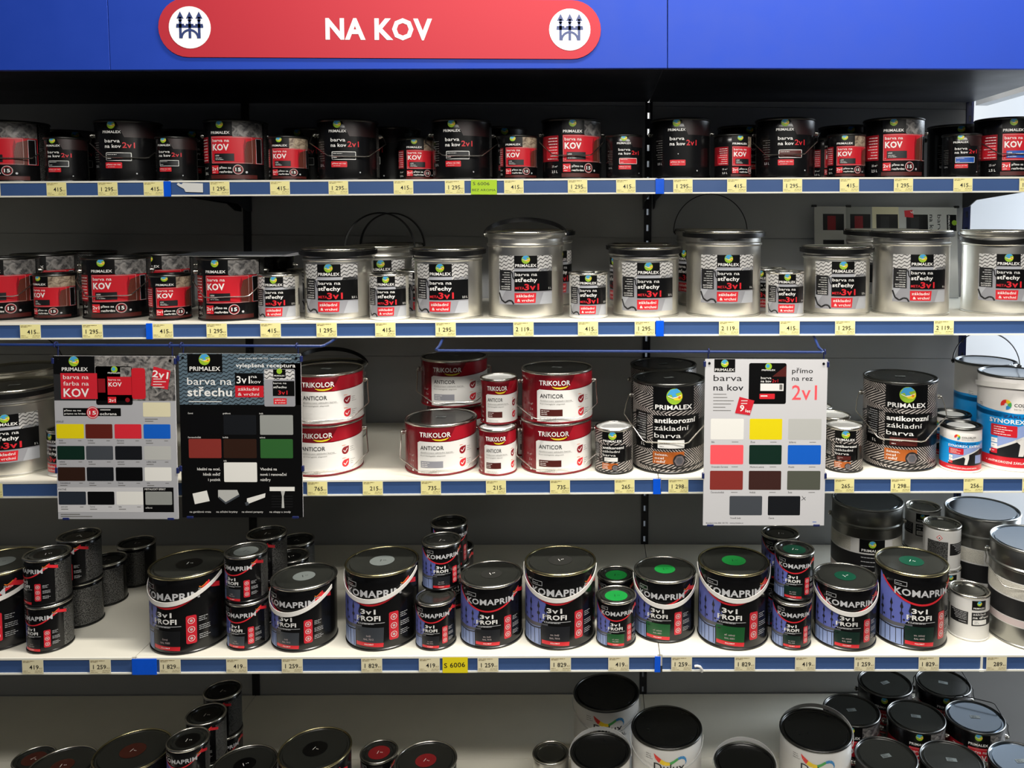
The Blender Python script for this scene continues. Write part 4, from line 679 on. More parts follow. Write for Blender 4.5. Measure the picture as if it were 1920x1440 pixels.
CANS=[
(-1.6902, -0.3795, 1.7516, 0.0135, 'B', 'kov', -10.0, 25.0, 'wire', None, 'large red-labelled can cut by the left frame edge, top shelf', 'cans in the front row of the top shelf', 'paint can'),
(-1.5406, -0.405, 1.7536, 0.0135, 'S', '2v1:box_black', -5.4, 32.6, None, None, 'small all-black can, leftmost small can on the top shelf', 'cans in the front row of the top shelf', 'paint can'),
(-1.3924, -0.3795, 1.7556, 0.0135, 'B', '2v1:box_black', -0.5, 24.5, 'wire', None, 'large black can between the two leftmost small black cans, top shelf', 'cans in the front row of the top shelf', 'paint can'),
(-1.2561, -0.405, 1.7574, 0.0135, 'S', '2v1:box_black', -11.0, 27.0, None, None, 'small black can just left of the blue tape, top shelf', 'cans in the front row of the top shelf', 'paint can'),
(-1.1112, -0.3795, 1.7594, 0.0135, 'B', 'kov', -6.4, 8.6, 'lugs', None, 'large red-labelled can right of the torn paper scrap, top shelf', 'cans in the front row of the top shelf', 'paint can'),
(-0.966, -0.405, 1.7613, 0.0135, 'S', 'kov', -7.5, 20.5, None, None, 'small red-labelled can with tan patch, leftmost of its kind on the top shelf', 'cans in the front row of the top shelf', 'paint can'),
(-0.8175, -0.3795, 1.7633, 0.0135, 'B', '2v1:box_black', -3.2, 16.8, 'wirew', None, 'large black can above the fourth 1 295 tag, left of middle, top shelf', 'cans in the front row of the top shelf', 'paint can'),
(-0.6467, -0.336, 1.7656, 0.0135, 'S', 'kov', 4.4, 12.4, None, None, 'small dim red-labelled can set slightly back between two large black cans', 'cans in the front row of the top shelf', 'paint can'),
(-0.5167, -0.3795, 1.7674, 0.0135, 'B', '2v1:box_black', -10.6, 9.4, 'wirew', None, 'large black can left of the lime green note, top shelf', 'cans in the front row of the top shelf', 'paint can'),
(-0.3649, -0.405, 1.7694, 0.0135, 'S', 'kov', -12.4, 5.6, None, None, 'small red-labelled can directly right of the lime green note, top shelf', 'cans in the front row of the top shelf', 'paint can'),
(-0.2259, -0.3795, 1.7713, 0.0135, 'B', 'kov', 3.9, 1.9, 'wire', None, 'large red-labelled can left of the small can with red colour box, top shelf', 'cans in the front row of the top shelf', 'paint can'),
(-0.0874, -0.405, 1.7731, 0.0135, 'S', '2v1:red', -1.7, -1.7, None, None, 'small black can with red colour box, top shelf', 'cans in the front row of the top shelf', 'paint can'),
(0.065, -0.3795, 1.7751, 0.012, 'B', '2v1', -13.7, -5.7, 'lugs', None, 'large black can without colour box, right of the middle upright, top shelf', 'cans in the front row of the top shelf', 'paint can'),
(0.1998, -0.405, 1.7767, 0.012, 'S', 'kov', 14.8, -9.2, None, None, 'small red-labelled can turned right between two large black cans, top shelf', 'cans in the front row of the top shelf', 'paint can'),
(0.3444, -0.3795, 1.7785, 0.012, 'B', '2v1:box_brown', -12.8, -12.8, 'wire', None, 'large black can with brown colour box, top shelf', 'cans in the front row of the top shelf', 'paint can'),
(0.5012, -0.405, 1.7804, 0.012, 'S', 'kov', -20.8, -16.8, None, None, 'small red-labelled can left of a large red-labelled can, right bay, top shelf', 'cans in the front row of the top shelf', 'paint can'),
(0.6365, -0.3795, 1.782, 0.012, 'B', 'kov', -19.8, -11.8, 'lugs', None, 'large red-labelled can in the middle of the right bay, facing straight forward, top shelf', 'cans in the front row of the top shelf', 'paint can'),
(0.809, -0.4054, 1.7841, 0.012, 'S', '2v1:box_blue', -25.9, -23.9, None, None, 'small black can with blue colour box, top shelf', 'cans in the front row of the top shelf', 'paint can'),
(0.9394, -0.3791, 1.7856, 0.012, 'B', 'kov:box_blue', -12.4, -4.4, 'wire', None, 'large red-labelled can with blue name box cut by right frame edge, top shelf', 'cans in the front row of the top shelf', 'paint can'),
(-1.6922, -0.1515, 1.7515, 0.0135, 'B', '2v1:box_black', 42.4, 32.4, 'lugs', None, 'large dark can hidden behind the leftmost small black can, top shelf', 'cans behind the front row on the top shelf', 'paint can'),
(-1.3547, -0.1515, 1.7561, 0.0135, 'B', '2v1:box_black', 36.4, 26.4, 'lugs', None, 'large dark can behind the second small black can, top shelf', 'cans behind the front row on the top shelf', 'paint can'),
(-0.9853, -0.1715, 1.761, 0.0135, 'B', '2v1:box_black', -10.9, 19.1, 'lugs', None, 'large dark can behind the leftmost small red-labelled can, top shelf', 'cans behind the front row on the top shelf', 'paint can'),
(-0.7468, -0.1915, 1.7643, 0.0135, 'B', '2v1:box_black', -46.0, 14.0, 'lugs', None, 'large dark can behind the gap left of the dim small red-labelled can, top shelf', 'cans behind the front row on the top shelf', 'paint can'),
(-0.4394, -0.1915, 1.7684, 0.0135, 'B', '2v1:box_black', 16.9, 6.9, 'lugs', None, 'large dark can behind the small can by the lime green note, top shelf', 'cans behind the front row on the top shelf', 'paint can'),
(0.2678, -0.2015, 1.7775, 0.012, 'B', '2v1:box_black', -0.0, -10.0, 'lugs', None, 'large dark can behind the turned small red-labelled can, top shelf', 'cans behind the front row on the top shelf', 'paint can'),
(0.5622, -0.2009, 1.7811, 0.012, 'B', '2v1:box_black', -6.8, -16.8, 'lugs', None, 'large dark can behind the small red-labelled can of the right bay, top shelf', 'cans behind the front row on the top shelf', 'paint can'),
(0.8788, -0.2115, 1.7849, 0.012, 'B', '2v1:box_black', -13.6, -23.6, 'lugs', None, 'large dark can behind the small can with blue box, top shelf', 'cans behind the front row on the top shelf', 'paint can'),
(0.4697, -0.2966, 1.78, 0.012, 'S', 'kov', 14.7, -15.3, None, None, 'small red-labelled can half hidden right of the brown-boxed can, top shelf', 'cans behind the front row on the top shelf', 'paint can'),
(-1.688, -0.4424, 1.4038, 0.0106, 'B', 'kov', 13.8, 20.8, 'wire', None, 'large red-labelled can cut by the left frame edge, second shelf', 'cans in the front row of the second shelf', 'paint can'),
(-1.5454, -0.4569, 1.4053, 0.0106, 'S', 'kov', -16.7, 33.3, None, None, 'small red-labelled can turned to show beige print, second shelf', 'cans in the front row of the second shelf', 'paint can'),
(-1.4027, -0.4334, 1.4068, 0.0106, 'B', 'kov', 4.3, 16.3, 'wire', None, 'large red-labelled can with slack wire handle over KOV, no leaflets on it, second shelf', 'cans in the front row of the second shelf', 'paint can'),
(-1.2379, -0.4909, 1.4086, 0.0106, 'S', 'kov', 13.5, 27.5, None, None, 'small red-labelled can between two large ones, left bay joint, second shelf', 'cans in the front row of the second shelf', 'paint can'),
(-1.0883, -0.4778, 1.4102, 0.0106, 'B', 'kov', -4.0, 16.0, 'wire', None, 'large red-labelled can under the grey leaflets, second shelf', 'cans in the front row of the second shelf', 'paint can'),
(-0.9584, -0.5061, 1.4116, 0.0106, 'S', 'str', 7.3, 21.3, None, None, 'small grey roof-paint can, leftmost of its kind, second shelf', 'cans in the front row of the second shelf', 'paint can'),
(-0.8198, -0.4634, 1.413, 0.0106, 'b2', 'str', 0.5, 17.5, 'bfront', None, 'short silver bucket, leftmost silver bucket on the second shelf', 'cans in the front row of the second shelf', 'paint bucket'),
(-0.6811, -0.5056, 1.4145, 0.0106, 'S', 'str', 4.3, 14.3, None, None, 'small grey roof-paint can between the two leftmost short silver buckets, front one', 'cans in the front row of the second shelf', 'paint can'),
(-0.5377, -0.472, 1.416, 0.0106, 'b2', 'str', -3.6, 10.4, 'bfront', None, 'short silver bucket directly left of the tall bucket with raised black handle', 'cans in the front row of the second shelf', 'paint bucket'),
(-0.3418, -0.4434, 1.4181, 0.0106, 'b5', 'str', 5.1, 5.1, 'bback', None, 'tall silver bucket with black handle folded over the back of the lid', 'cans in the front row of the second shelf', 'paint bucket'),
(-0.1784, -0.4938, 1.4198, 0.0106, 'S', 'str', 0.7, 0.7, None, None, 'small grey roof-paint can standing alone at the middle upright, second shelf', 'cans in the front row of the second shelf', 'paint can'),
(-0.0295, -0.448, 1.4214, 0.0106, 'b2', 'str', 1.7, -3.3, 'bfront', None, 'short silver bucket above the blue tape at the middle upright', 'cans in the front row of the second shelf', 'paint bucket'),
(0.1757, -0.432, 1.4231, 0.0076, 'b5', 'str', -0.7, -8.7, 'bfront', None, 'tall silver bucket in front of the thin upright handle arc, right bay', 'cans in the front row of the second shelf', 'paint bucket'),
(0.3288, -0.4752, 1.4242, 0.0076, 'S', 'str', -4.9, -12.9, None, None, 'small grey roof-paint can in the right bay, front one, second shelf', 'cans in the front row of the second shelf', 'paint can'),
(0.48, -0.414, 1.4254, 0.0076, 'b2', 'str', -4.3, -16.3, 'bfront', None, 'short silver bucket in the right bay, second shelf', 'cans in the front row of the second shelf', 'paint bucket'),
(0.6779, -0.4174, 1.4268, 0.0076, 'b5', 'str', -4.1, -21.1, 'bfront', None, 'tall silver bucket standing before the sideways colour chart', 'cans in the front row of the second shelf', 'paint bucket'),
(0.9269, -0.3994, 1.4287, 0.0076, 'b5', 'str', -14.4, -36.4, 'bdroop', None, 'tall silver bucket cut by right frame edge, black handle sagging, second shelf', 'cans in the front row of the second shelf', 'paint bucket'),
(-1.7107, -0.25, 1.4036, 0.0106, 'B', 'kov', 13.8, 33.8, 'lugs', None, 'large grey-banded can behind the turned small can, second shelf', 'cans behind the front row on the second shelf', 'paint can'),
(-1.6922, -0.0885, 1.4038, 0.0106, 'B', 'kov', 121.8, 31.8, 'lugs', None, 'far back dark can left of the slack-handled can, second shelf', 'cans behind the front row on the second shelf', 'paint can'),
(-1.385, -0.2415, 1.407, 0.0106, 'B', 'kov', 2.8, 27.8, 'lugs', None, 'large grey-banded can behind the small can at left joint, second shelf', 'cans behind the front row on the second shelf', 'paint can'),
(-1.0887, -0.2715, 1.4102, 0.0106, 'B', '2v1:box_black', 112.1, 22.1, 'lugs', None, 'large dark can behind the leftmost small roof-paint can, second shelf', 'cans behind the front row on the second shelf', 'paint can'),
(-0.9561, -0.331, 1.4116, 0.0106, 'S', 'str', 79.7, 19.7, None, None, 'small roof-paint can hidden behind leftmost short silver bucket, second shelf', 'cans behind the front row on the second shelf', 'paint can'),
(-0.7605, -0.2866, 1.4137, 0.0106, 'b2', 'str', 14.9, 24.9, 'bup', None, 'short silver bucket behind with black handle arc standing up, nearer one', 'cans behind the front row on the second shelf', 'paint bucket'),
(-0.7724, -0.1005, 1.4135, 0.0106, 'b2', 'str', 14.1, 2.1, 'bup', None, 'short silver bucket farthest back with lower black handle arc', 'cans behind the front row on the second shelf', 'paint bucket'),
(-0.6458, -0.3754, 1.4149, 0.0106, 'S', 'str', 32.6, 12.6, None, None, 'small grey roof-paint can peeking out behind another, second shelf', 'cans behind the front row on the second shelf', 'paint can'),
(-0.3276, -0.198, 1.4183, 0.0106, 'b5', 'str', 44.2, 4.2, 'bfront', None, 'tall silver bucket in the shade behind the tall bucket with folded handle', 'cans behind the front row on the second shelf', 'paint bucket'),
(-0.0353, -0.2295, 1.4214, 0.0106, 'b2', 'str', -62.9, -2.9, 'bfront', None, 'short silver bucket in the shade behind the one above the blue tape', 'cans behind the front row on the second shelf', 'paint bucket'),
(0.1735, -0.188, 1.423, 0.0076, 'b5', 'str', -57.8, -7.8, 'bup', None, 'tall silver bucket with thin black handle arc standing upright', 'cans behind the front row on the second shelf', 'paint bucket'),
(0.3083, -0.349, 1.4241, 0.0076, 'S', 'str', -31.7, -11.7, None, None, 'small roof-paint can half hidden behind tall bucket, right bay', 'cans behind the front row on the second shelf', 'paint can'),
(0.6714, -0.206, 1.4268, 0.0076, 'b5', 'str', -59.2, -19.2, 'bfront', None, 'tall silver bucket behind, partly covering the sideways colour chart', 'cans behind the front row on the second shelf', 'paint bucket'),
(-1.6675, -0.4438, 1.0116, 0.0081, 'b5', 'str', 21.4, 35.4, 'bfront', 'rect', 'tall silver bucket left of the silver colour chart, third shelf', 'cans in the front row of the third shelf', 'paint bucket'),
(-1.8261, -0.198, 1.0103, 0.0081, 'b5', 'str', 35.1, 35.1, 'bup', None, 'tall silver bucket in the dark behind with raised black handle, third shelf', 'cans behind the front row on the third shelf', 'paint bucket'),
(-1.5031, -0.4876, 1.013, 0.0081, 'S', 'str', -27.1, 32.9, None, None, 'small roof-paint can peeking out left of the silver colour chart', 'cans in the front row of the third shelf', 'paint can'),
(-0.941, -0.168, 1.0176, 0.0081, 'b5', 'str', 18.1, 26.1, 'bback', None, 'tall bucket in the dark behind the red cans right of the black chart', 'cans behind the front row on the third shelf', 'paint bucket'),
(-0.8619, -0.4569, 1.0182, 0.0081, 'T', 'tri:white', 8.5, 18.5, 'wire', 'rect', 'large red and white can beside the black chart, lower of its stack', 'cans in the front row of the third shelf', 'paint can'),
(-0.8567, -0.4631, 1.1484, 0.0081, 'T', 'tri:white', 10.4, 18.4, 'wire', 'rect', 'large red and white can beside the black chart, upper of its stack', 'cans in the front row of the third shelf', 'paint can'),
(-0.5623, -0.4545, 1.0206, 0.0081, 'T', 'tri:box_grey', 5.9, 10.9, 'wire', 'rect', 'large red and white can with grey colour box, lower one', 'cans in the front row of the third shelf', 'paint can'),
(-0.5591, -0.2729, 1.1509, 0.0081, 'T', 'tri:box_grey', 2.0, 10.0, 'wire', 'rect', 'large red and white can with grey colour box, upper one set back', 'cans in the front row of the third shelf', 'paint can'),
(-0.5492, -0.2455, 1.0207, 0.0081, 'T', 'tri:box_grey', 9.7, 9.7, 'lugs', None, 'large red can hidden behind, carrying the upper set-back can', 'cans behind the front row on the third shelf', 'paint can'),
(-0.4089, -0.502, 1.0219, 0.0081, 'Ts', 'tri:box_brown', 7.0, 7.0, None, None, 'small red and white can, lower of the small pair', 'cans in the front row of the third shelf', 'paint can'),
(-0.4112, -0.4545, 1.1401, 0.0081, 'Ts', 'tri:box_brown', 7.0, 7.0, None, None, 'small red and white can, upper of the small pair', 'cans in the front row of the third shelf', 'paint can'),
(-0.3539, -0.332, 1.0223, 0.0081, 'Ts', 'tri:box_brown', 25.1, 5.1, None, None, 'small red can in the dark between the small pair and large cans', 'cans behind the front row on the third shelf', 'paint can'),
(-0.2605, -0.452, 1.0231, 0.0081, 'T', 'tri:box_brown', 2.9, 2.9, 'wire', 'rect', 'large red and white can with brown colour box, lower one', 'cans in the front row of the third shelf', 'paint can'),
(-0.2594, -0.454, 1.1533, 0.0081, 'T', 'tri:box_brown', 3.9, 2.9, 'wire', 'rect', 'large red and white can with brown colour box, upper one', 'cans in the front row of the third shelf', 'paint can'),
(-0.1101, -0.4955, 1.0243, 0.0081, 'S', 'ant', -6.2, -1.2, None, 'lid_white', 'small tread-plate patterned can with white lid left of the tallest black can', 'cans in the front row of the third shelf', 'paint can'),
(0.0339, -0.4508, 1.0254, 0.0042, 'A', 'ant', 4.0, -9.0, 'wire', 'rect', 'tall tread-plate patterned can left of the white colour chart, front one', 'cans in the front row of the third shelf', 'paint can'),
(0.0361, -0.2462, 1.0254, 0.0042, 'A', 'ant', -4.6, -8.6, 'lugs', 'rect', 'tall tread-plate patterned can left of the white chart, back one', 'cans behind the front row on the third shelf', 'paint can'),
(0.4873, -0.4888, 1.0273, 0.0042, 'S', 'ant:box_brown', -11.1, -17.1, None, 'lid_white', 'small tread-plate can right of the white chart, front of its file', 'cans in the front row of the third shelf', 'paint can'),
(0.4874, -0.3783, 1.0273, 0.0042, 'S', 'ant:box_brown', -10.2, -16.2, None, 'lid_white', 'small tread-plate can right of the white chart, second in its file', 'cans behind the front row on the third shelf', 'paint can'),
(0.4662, -0.2769, 1.0272, 0.0042, 'S', 'ant:box_brown', -9.1, -15.1, None, 'lid_white', 'small tread-plate can right of the white chart, last in its file', 'cans behind the front row on the third shelf', 'paint can'),
(0.6523, -0.4339, 1.028, 0.0042, 'A', 'ant:box_brown', -8.6, -16.6, 'wire', 'rect', 'tall tread-plate patterned can with brown colour box, right bay', 'cans in the front row of the third shelf', 'paint can'),
(0.794, -0.489, 1.0286, 0.0042, 'CS', 'lak', -19.4, -24.4, None, 'lid_white', 'small white and blue can with white lid disc, front one', 'cans in the front row of the third shelf', 'paint can'),
(0.8213, -0.3655, 1.0287, 0.0042, 'CS', 'lak', -53.8, -23.8, None, 'lid_white', 'small white and blue can mostly hidden behind its twin', 'cans behind the front row on the third shelf', 'paint can'),
(0.9423, -0.4514, 1.0292, 0.0042, 'CB', 'lak:steel', -19.3, -27.3, 'whigh', None, 'tall white and blue bucket cut by right frame edge, front one', 'cans in the front row of the third shelf', 'paint bucket'),
(0.9555, -0.278, 1.0292, 0.0042, 'CB', 'lak:steel', 14.2, -31.8, 'bup', None, 'tall white and blue bucket with upright dark handle, back one', 'cans behind the front row on the third shelf', 'paint bucket'),
(-1.6333, -0.5628, 0.6207, 0.0022, 'Kb', 'kom:box_slate', -3.6, 11.4, 'strap', 'stk_grey', 'large black can cut by the left frame edge, fourth shelf', 'cans in the front row of the fourth shelf', 'paint can'),
(-1.4884, -0.6064, 0.621, 0.0022, 'S', 'kom:box_black', -7.8, 34.2, None, None, 'small black can, lower of the leftmost front stack, fourth shelf', 'cans in the front row of the fourth shelf', 'paint can'),
(-1.4888, -0.6077, 0.7362, 0.0022, 'S', 'kom:box_black', -25.8, 34.2, None, 'stk_black', 'small black can, upper of the leftmost front stack, fourth shelf', 'cans in the front row of the fourth shelf', 'paint can'),
(-1.4856, -0.4875, 0.621, 0.0022, 'S', 'kom:box_black', -72.4, 32.6, None, None, 'small black can, lower of the second left stack, fourth shelf', 'cans behind the front row on the fourth shelf', 'paint can'),
(-1.4825, -0.4954, 0.7362, 0.0022, 'S', 'kom:box_black', -29.4, 32.6, None, 'stk_black', 'small black can, upper of the second left stack, fourth shelf', 'cans behind the front row on the fourth shelf', 'paint can'),
(-1.489, -0.3742, 0.621, 0.0022, 'S', 'kom:box_black', -88.7, 31.3, None, 'stk_black', 'small black can, third in the file at left, fourth shelf', 'cans behind the front row on the fourth shelf', 'paint can'),
(-1.4714, -0.2593, 0.6211, 0.0022, 'S', 'kom:box_black', -120.3, 29.7, None, 'stk_black', 'small black can, farthest back in the left file, fourth shelf', 'cans behind the front row on the fourth shelf', 'paint can'),
(-1.1639, -0.575, 0.6218, 0.0022, 'Kb', 'kom:box_black', -3.2, -13.2, 'strap', 'stk_black', 'large black can with black lid disc and white strap, fourth shelf', 'cans in the front row of the fourth shelf', 'paint can'),
(-1.012, -0.5961, 0.6221, 0.0022, 'S', 'kom:box_slate', -4.5, 23.5, None, None, 'small black can below the grey-disc can, lower of its stack, fourth shelf', 'cans in the front row of the fourth shelf', 'paint can'),
(-1.0156, -0.5933, 0.7373, 0.0022, 'S', 'kom:box_slate', -10.5, 23.5, None, 'stk_grey', 'small black can with grey lid disc, upper of its stack, fourth shelf', 'cans in the front row of the fourth shelf', 'paint can'),
(-1.0126, -0.4695, 0.6221, 0.0022, 'S', 'kom:box_black', -27.8, 22.2, None, None, 'small black can hidden beneath the second dark upper can, fourth shelf', 'cans behind the front row on the fourth shelf', 'paint can'),
(-1.0095, -0.4826, 0.7373, 0.0022, 'S', 'kom:box_black', -39.7, 22.3, None, 'stk_black', 'small black can with black lid behind the grey-disc can, upper, fourth shelf', 'cans behind the front row on the fourth shelf', 'paint can'),
(-1.023, -0.2412, 0.6221, 0.0022, 'S', 'kom:box_black', -29.5, 20.5, None, 'stk_black', 'small black can far back in the dark, near middle left, fourth shelf', 'cans behind the front row on the fourth shelf', 'paint can'),
(-0.9989, -0.3545, 0.6221, 0.0022, 'S', 'kom:box_black', -39.1, 20.9, None, 'stk_black', 'small black can just before the far dark one, mostly hidden, fourth shelf', 'cans behind the front row on the fourth shelf', 'paint can'),
(-0.8812, -0.5753, 0.6224, 0.0022, 'Km', 'kom:box_slate', -5.0, -18.0, 'strap', 'stk_grey', 'medium black can with grey lid disc, fourth shelf', 'cans in the front row of the fourth shelf', 'paint can'),
(-0.6911, -0.5614, 0.6228, 0.0022, 'Kb', 'kom:box_slate', 1.0, -10.0, 'strap', 'stk_grey', 'large black can with grey lid disc beside the tilted-strap can, fourth shelf', 'cans in the front row of the fourth shelf', 'paint can'),
(-0.5501, -0.5999, 0.6231, 0.0022, 'S', 'kom:box_grey2', 3.4, 11.4, None, None, 'small black can, lower front can left of the yellow note, fourth shelf', 'cans in the front row of the fourth shelf', 'paint can'),
(-0.5494, -0.5289, 0.7383, 0.0022, 'S', 'kom:box_grey2', 19.0, 11.0, None, 'stk_clear', 'small black can, upper front can above the yellow note stack, fourth shelf', 'cans in the front row of the fourth shelf', 'paint can'),
(-0.5522, -0.4063, 0.7383, 0.0022, 'S', 'kom:box_grey2', 35.4, 10.4, None, 'stk_black', 'small black can topmost at back of the central stack, fourth shelf', 'cans behind the front row on the fourth shelf', 'paint can'),
(-0.5493, -0.3937, 0.6231, 0.0022, 'S', 'kom:box_grey2', 30.3, 10.3, None, None, 'small black can under the topmost central back can, fourth shelf', 'cans behind the front row on the fourth shelf', 'paint can'),
(-0.5541, -0.2903, 0.6231, 0.0022, 'S', 'kom:box_grey2', 10.0, 10.0, None, 'stk_black', 'small black can deepest behind the central stack, fourth shelf', 'cans behind the front row on the fourth shelf', 'paint can'),
(-0.4173, -0.565, 0.6234, 0.0022, 'Km', 'kom:box_grey2', 7.5, 7.5, None, 'stk_clear', 'medium black can without strap, above the 1 259 tag beside yellow note', 'cans in the front row of the fourth shelf', 'paint can'),
(-0.2449, -0.5602, 0.6238, 0.0022, 'Kb', 'kom:box_grey2', 2.6, -3.4, 'strap', 'stk_clear', 'large black can with dark clear lid disc and low white strap, fourth shelf', 'cans in the front row of the fourth shelf', 'paint can'),
(-0.1043, -0.5938, 0.6241, 0.0022, 'S', 'kom:box_green', 6.6, -1.4, None, 'stk_green', 'small black can with bright green lid disc, front one', 'cans in the front row of the fourth shelf', 'paint can'),
(-0.1018, -0.4764, 0.6241, 0.0022, 'S', 'kom:box_green', -1.4, -1.4, None, 'stk_green', 'small black can with bright green lid disc, back one', 'cans behind the front row on the fourth shelf', 'paint can'),
(0.0202, -0.5403, 0.6243, -0.0019, 'Km', 'kom:box_green', -8.9, -2.9, 'strap', 'stk_green', 'medium black can with bright green lid disc', 'cans in the front row of the fourth shelf', 'paint can'),
(0.1921, -0.5641, 0.624, -0.0019, 'Kb', 'kom:box_green', -5.7, -3.7, 'strap', 'stk_green', 'large black can with bright green lid disc', 'cans in the front row of the fourth shelf', 'paint can'),
(0.3317, -0.6023, 0.6237, -0.0019, 'S', 'kom:box_dgreen', -1.8, -13.8, None, None, 'small black can, lower of the dark green pair, fourth shelf', 'cans in the front row of the fourth shelf', 'paint can'),
(0.3392, -0.587, 0.7389, -0.0019, 'S', 'kom:box_dgreen', -5.9, -13.9, None, 'stk_dgreen', 'small black can with dark green lid disc, upper of its pair', 'cans in the front row of the fourth shelf', 'paint can'),
(0.3268, -0.4842, 0.739, -0.0019, 'S', 'kom:box_dgreen', -2.9, -12.9, None, 'stk_black', 'small black can behind the upper dark green one, fourth shelf', 'cans behind the front row on the fourth shelf', 'paint can'),
(0.3232, -0.4992, 0.6238, -0.0019, 'S', 'kom:box_dgreen', -2.9, -12.9, None, None, 'small black can hidden under the back one near the white chart', 'cans behind the front row on the fourth shelf', 'paint can'),
(0.4714, -0.5789, 0.6235, -0.0019, 'Km', 'kom:box_dgreen', -3.4, -5.4, 'strap', 'stk_dgreen', 'medium black can with dark green lid disc and loose strap', 'cans in the front row of the fourth shelf', 'paint can'),
(0.6434, -0.5653, 0.6232, -0.0019, 'Kb', 'kom:box_dgreen', 2.4, -21.6, None, 'stk_dgreen', 'large black can with dark green lid disc', 'cans in the front row of the fourth shelf', 'paint can'),
(0.7956, -0.5624, 0.6229, -0.0019, 'S', 'zak', 4.8, -25.2, None, None, 'small whitish can, foremost at right, fourth shelf', 'whitish wood primer cans at the right of the fourth shelf', 'paint can'),
(0.7845, -0.415, 0.7381, -0.0019, 'S', 'zak', 91.5, -23.5, None, None, 'small whitish can with red hazard diamond, upper one', 'whitish wood primer cans at the right of the fourth shelf', 'paint can'),
(0.7866, -0.415, 0.6229, -0.0019, 'S', 'zak', 6.5, -23.5, None, None, 'small whitish can beneath the one with the hazard diamond', 'whitish wood primer cans at the right of the fourth shelf', 'paint can'),
(0.7846, -0.2826, 0.7381, -0.0019, 'S', 'zak', -22.2, -22.2, None, None, 'small whitish can with dark lid, farther back upper one', 'whitish wood primer cans at the right of the fourth shelf', 'paint can'),
(0.7797, -0.2814, 0.6229, -0.0019, 'S', 'zak', -22.1, -22.1, None, None, 'small whitish can in the dark beneath the farther upper one', 'whitish wood primer cans at the right of the fourth shelf', 'paint can'),
(0.9507, -0.565, 0.6226, -0.0019, 'Z', 'zak:steel', 31.2, -28.8, 'wire', None, 'big ridged steel bucket cut by right frame edge, front one', 'whitish wood primer cans at the right of the fourth shelf', 'paint bucket'),
(0.9263, -0.3455, 0.6226, -0.0019, 'Z', 'zak:steel', 14.2, -25.8, None, None, 'big ridged steel bucket with blue-reflecting lid, behind the front one', 'whitish wood primer cans at the right of the fourth shelf', 'paint bucket'),
(0.6267, -0.2699, 0.6232, -0.0019, 'Z', 'zak:steel', -8.7, -18.7, 'lugs', None, 'big dark ridged bucket in shadow right of the white chart', 'whitish wood primer cans at the right of the fourth shelf', 'paint bucket'),
(-1.6346, -0.4715, 0.126, 0, 'S', 'kom:box_brown', -4.8, 35.2, None, 'stk_brown', 'small black can with brown lid disc, leftmost on the bottom shelf', 'cans on the bottom shelf', 'paint can'),
(-1.4999, -0.5628, 0.126, 0, 'Km', 'kom:box_brown', -6.2, 33.8, None, 'stk_brown', 'medium can with brown lid disc, second from left on the bottom shelf', 'cans on the bottom shelf', 'paint can'),
(-1.3277, -0.554, 0.126, 0, 'Kb', 'kom:box_brown', 0.2, 30.2, None, 'stk_brown', 'large can with brown lid disc left of the tall dark stacks, bottom shelf', 'cans on the bottom shelf', 'paint can'),
(-1.1792, -0.5721, 0.2412, 0, 'S', 'kom:box_brown', 2.1, 27.1, None, 'stk_black', 'small black can, upper can of the front stack, bottom shelf left', 'cans on the bottom shelf', 'paint can'),
(-1.1837, -0.4678, 0.2412, 0, 'S', 'kom:box_brown', -23.9, 26.1, None, 'stk_black', 'small black can, upper can of the middle stack, bottom shelf left', 'cans on the bottom shelf', 'paint can'),
(-1.1905, -0.3579, 0.2412, 0, 'S', 'kom:box_brown', -34.9, 25.1, None, 'stk_black', 'small black can, upper can of the back stack, bottom shelf left', 'cans on the bottom shelf', 'paint can'),
(-1.179, -0.572, 0.126, 0, 'S', 'kom:box_brown', 27.1, 27.1, None, None, 'small black can, lower can of the front stack, bottom shelf left', 'cans on the bottom shelf', 'paint can'),
(-1.184, -0.468, 0.126, 0, 'S', 'kom:box_brown', 26.1, 26.1, None, None, 'small black can, lower can of the middle stack, bottom shelf left', 'cans on the bottom shelf', 'paint can'),
(-1.19, -0.358, 0.126, 0, 'S', 'kom:box_brown', 25.1, 25.1, None, None, 'small black can, lower can of the back stack, bottom shelf left', 'cans on the bottom shelf', 'paint can'),
(-1.0434, -0.5614, 0.126, 0, 'Km', 'kom:box_black', 3.9, 23.9, None, 'stk_black', 'medium can with black lid disc right of the stacks, bottom shelf', 'cans on the bottom shelf', 'paint can'),
(-0.8692, -0.5502, 0.126, 0, 'Kb', 'kom:box_brown', 1.5, 19.5, None, 'stk_black', 'large can with near-black lid disc and pale rim, bottom shelf', 'cans on the bottom shelf', 'paint can'),
(-0.7337, -0.4527, 0.126, 0, 'S', 'kom:box_wine', 5.3, 15.3, None, 'stk_red', 'small can with wine red lid disc, bottom shelf', 'cans on the bottom shelf', 'paint can'),
(-0.5882, -0.5491, 0.126, 0, 'Km', 'kom:box_wine', 4.1, 12.1, None, 'stk_red', 'medium can with wine red lid disc, bottom shelf', 'cans on the bottom shelf', 'paint can'),
(-0.2729, -0.4604, 0.126, 0, 'S', 'tin', 3.3, 3.3, None, None, 'small bare metal can with shiny lid, bottom shelf', 'cans on the bottom shelf', 'paint can'),
(-0.1236, -0.3308, 0.126, 0, 'D5', 'dul', 3.3, -0.7, 'wfront', None, 'large white can with black lid, farthest back of the white ones', 'white and silver cans with black lids on the bottom shelf', 'paint can'),
(-0.1405, -0.5144, 0.126, 0, 'D2', 'dul', -0.3, -0.3, 'wback', None, 'medium white can with pale strap round its back, in front of another', 'white and silver cans with black lids on the bottom shelf', 'paint can'),
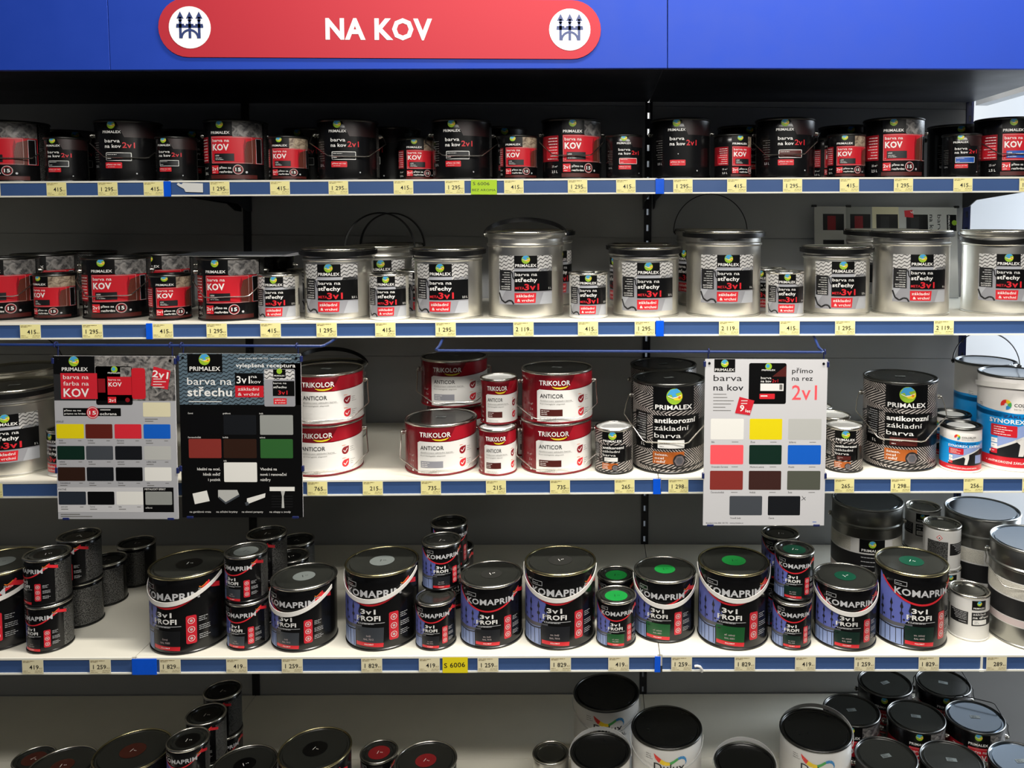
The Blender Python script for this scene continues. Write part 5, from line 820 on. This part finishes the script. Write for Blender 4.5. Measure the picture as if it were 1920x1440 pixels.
(0.0343, -0.4901, 0.126, 0, 'D5', 'dul', 0.9, -5.1, 'wfront', None, 'large white can with colourful wave, right of the strapped one', 'white and silver cans with black lids on the bottom shelf', 'paint can'),
(0.2304, -0.5597, 0.126, 0, 'D2', 'dul', -10.8, -10.8, 'wback', None, 'medium dark-lidded can cut low by the bottom frame edge', 'white and silver cans with black lids on the bottom shelf', 'paint can'),
(0.4266, -0.5048, 0.126, 0, 'D5', 'dul', -11.6, -27.6, 'wback', None, 'large white can with pale strap arc, left of the dark can cluster', 'white and silver cans with black lids on the bottom shelf', 'paint can'),
(0.5729, -0.3432, 0.126, 0, 'B', 'pr', -18.0, -18.0, 'lugs', 'rect', 'dark can, back row left in the right cluster, grey lid label', 'dark round cans clustered at the right of the bottom shelf', 'paint can'),
(0.7455, -0.3734, 0.126, 0, 'B', 'pr', -14.2, -22.2, 'lugs', 'rect', 'dark can in the centre of the right cluster', 'dark round cans clustered at the right of the bottom shelf', 'paint can'),
(0.9113, -0.377, 0.126, 0, 'B', 'pr:steel', -17.8, -25.8, 'wireup', 'rect', 'dark can with blue-reflecting lid and wire arc behind it', 'dark round cans clustered at the right of the bottom shelf', 'paint can'),
(0.602, -0.5411, 0.126, 0, 'B', 'pr', -20.4, -20.4, 'lugs', 'rect', 'dark can at front left of the right cluster', 'dark round cans clustered at the right of the bottom shelf', 'paint can'),
(0.7664, -0.5579, 0.126, 0, 'B', 'pr', -16.5, -24.5, 'lugs', 'rect', 'dark can at front centre of the right cluster', 'dark round cans clustered at the right of the bottom shelf', 'paint can'),
(0.9439, -0.5636, 0.126, 0, 'B', 'pr:steel', -20.6, -28.6, 'lugs', 'rect', 'dark can with pale lid at front right, cut by frame edge', 'dark round cans clustered at the right of the bottom shelf', 'paint can'),
(0.7166, -0.2073, 0.126, 0, 'B', 'pr', -20.2, -20.2, 'lugs', 'rect', 'dark can farthest back, left one, just under the shelf edge', 'dark round cans clustered at the right of the bottom shelf', 'paint can'),
(0.8925, -0.2081, 0.126, 0, 'B', 'pr', -15.8, -23.8, 'wireup', 'rect', 'dark can farthest back, right one, just under the shelf edge', 'dark round cans clustered at the right of the bottom shelf', 'paint can'),
]
for r in CANS: build_can(*r)
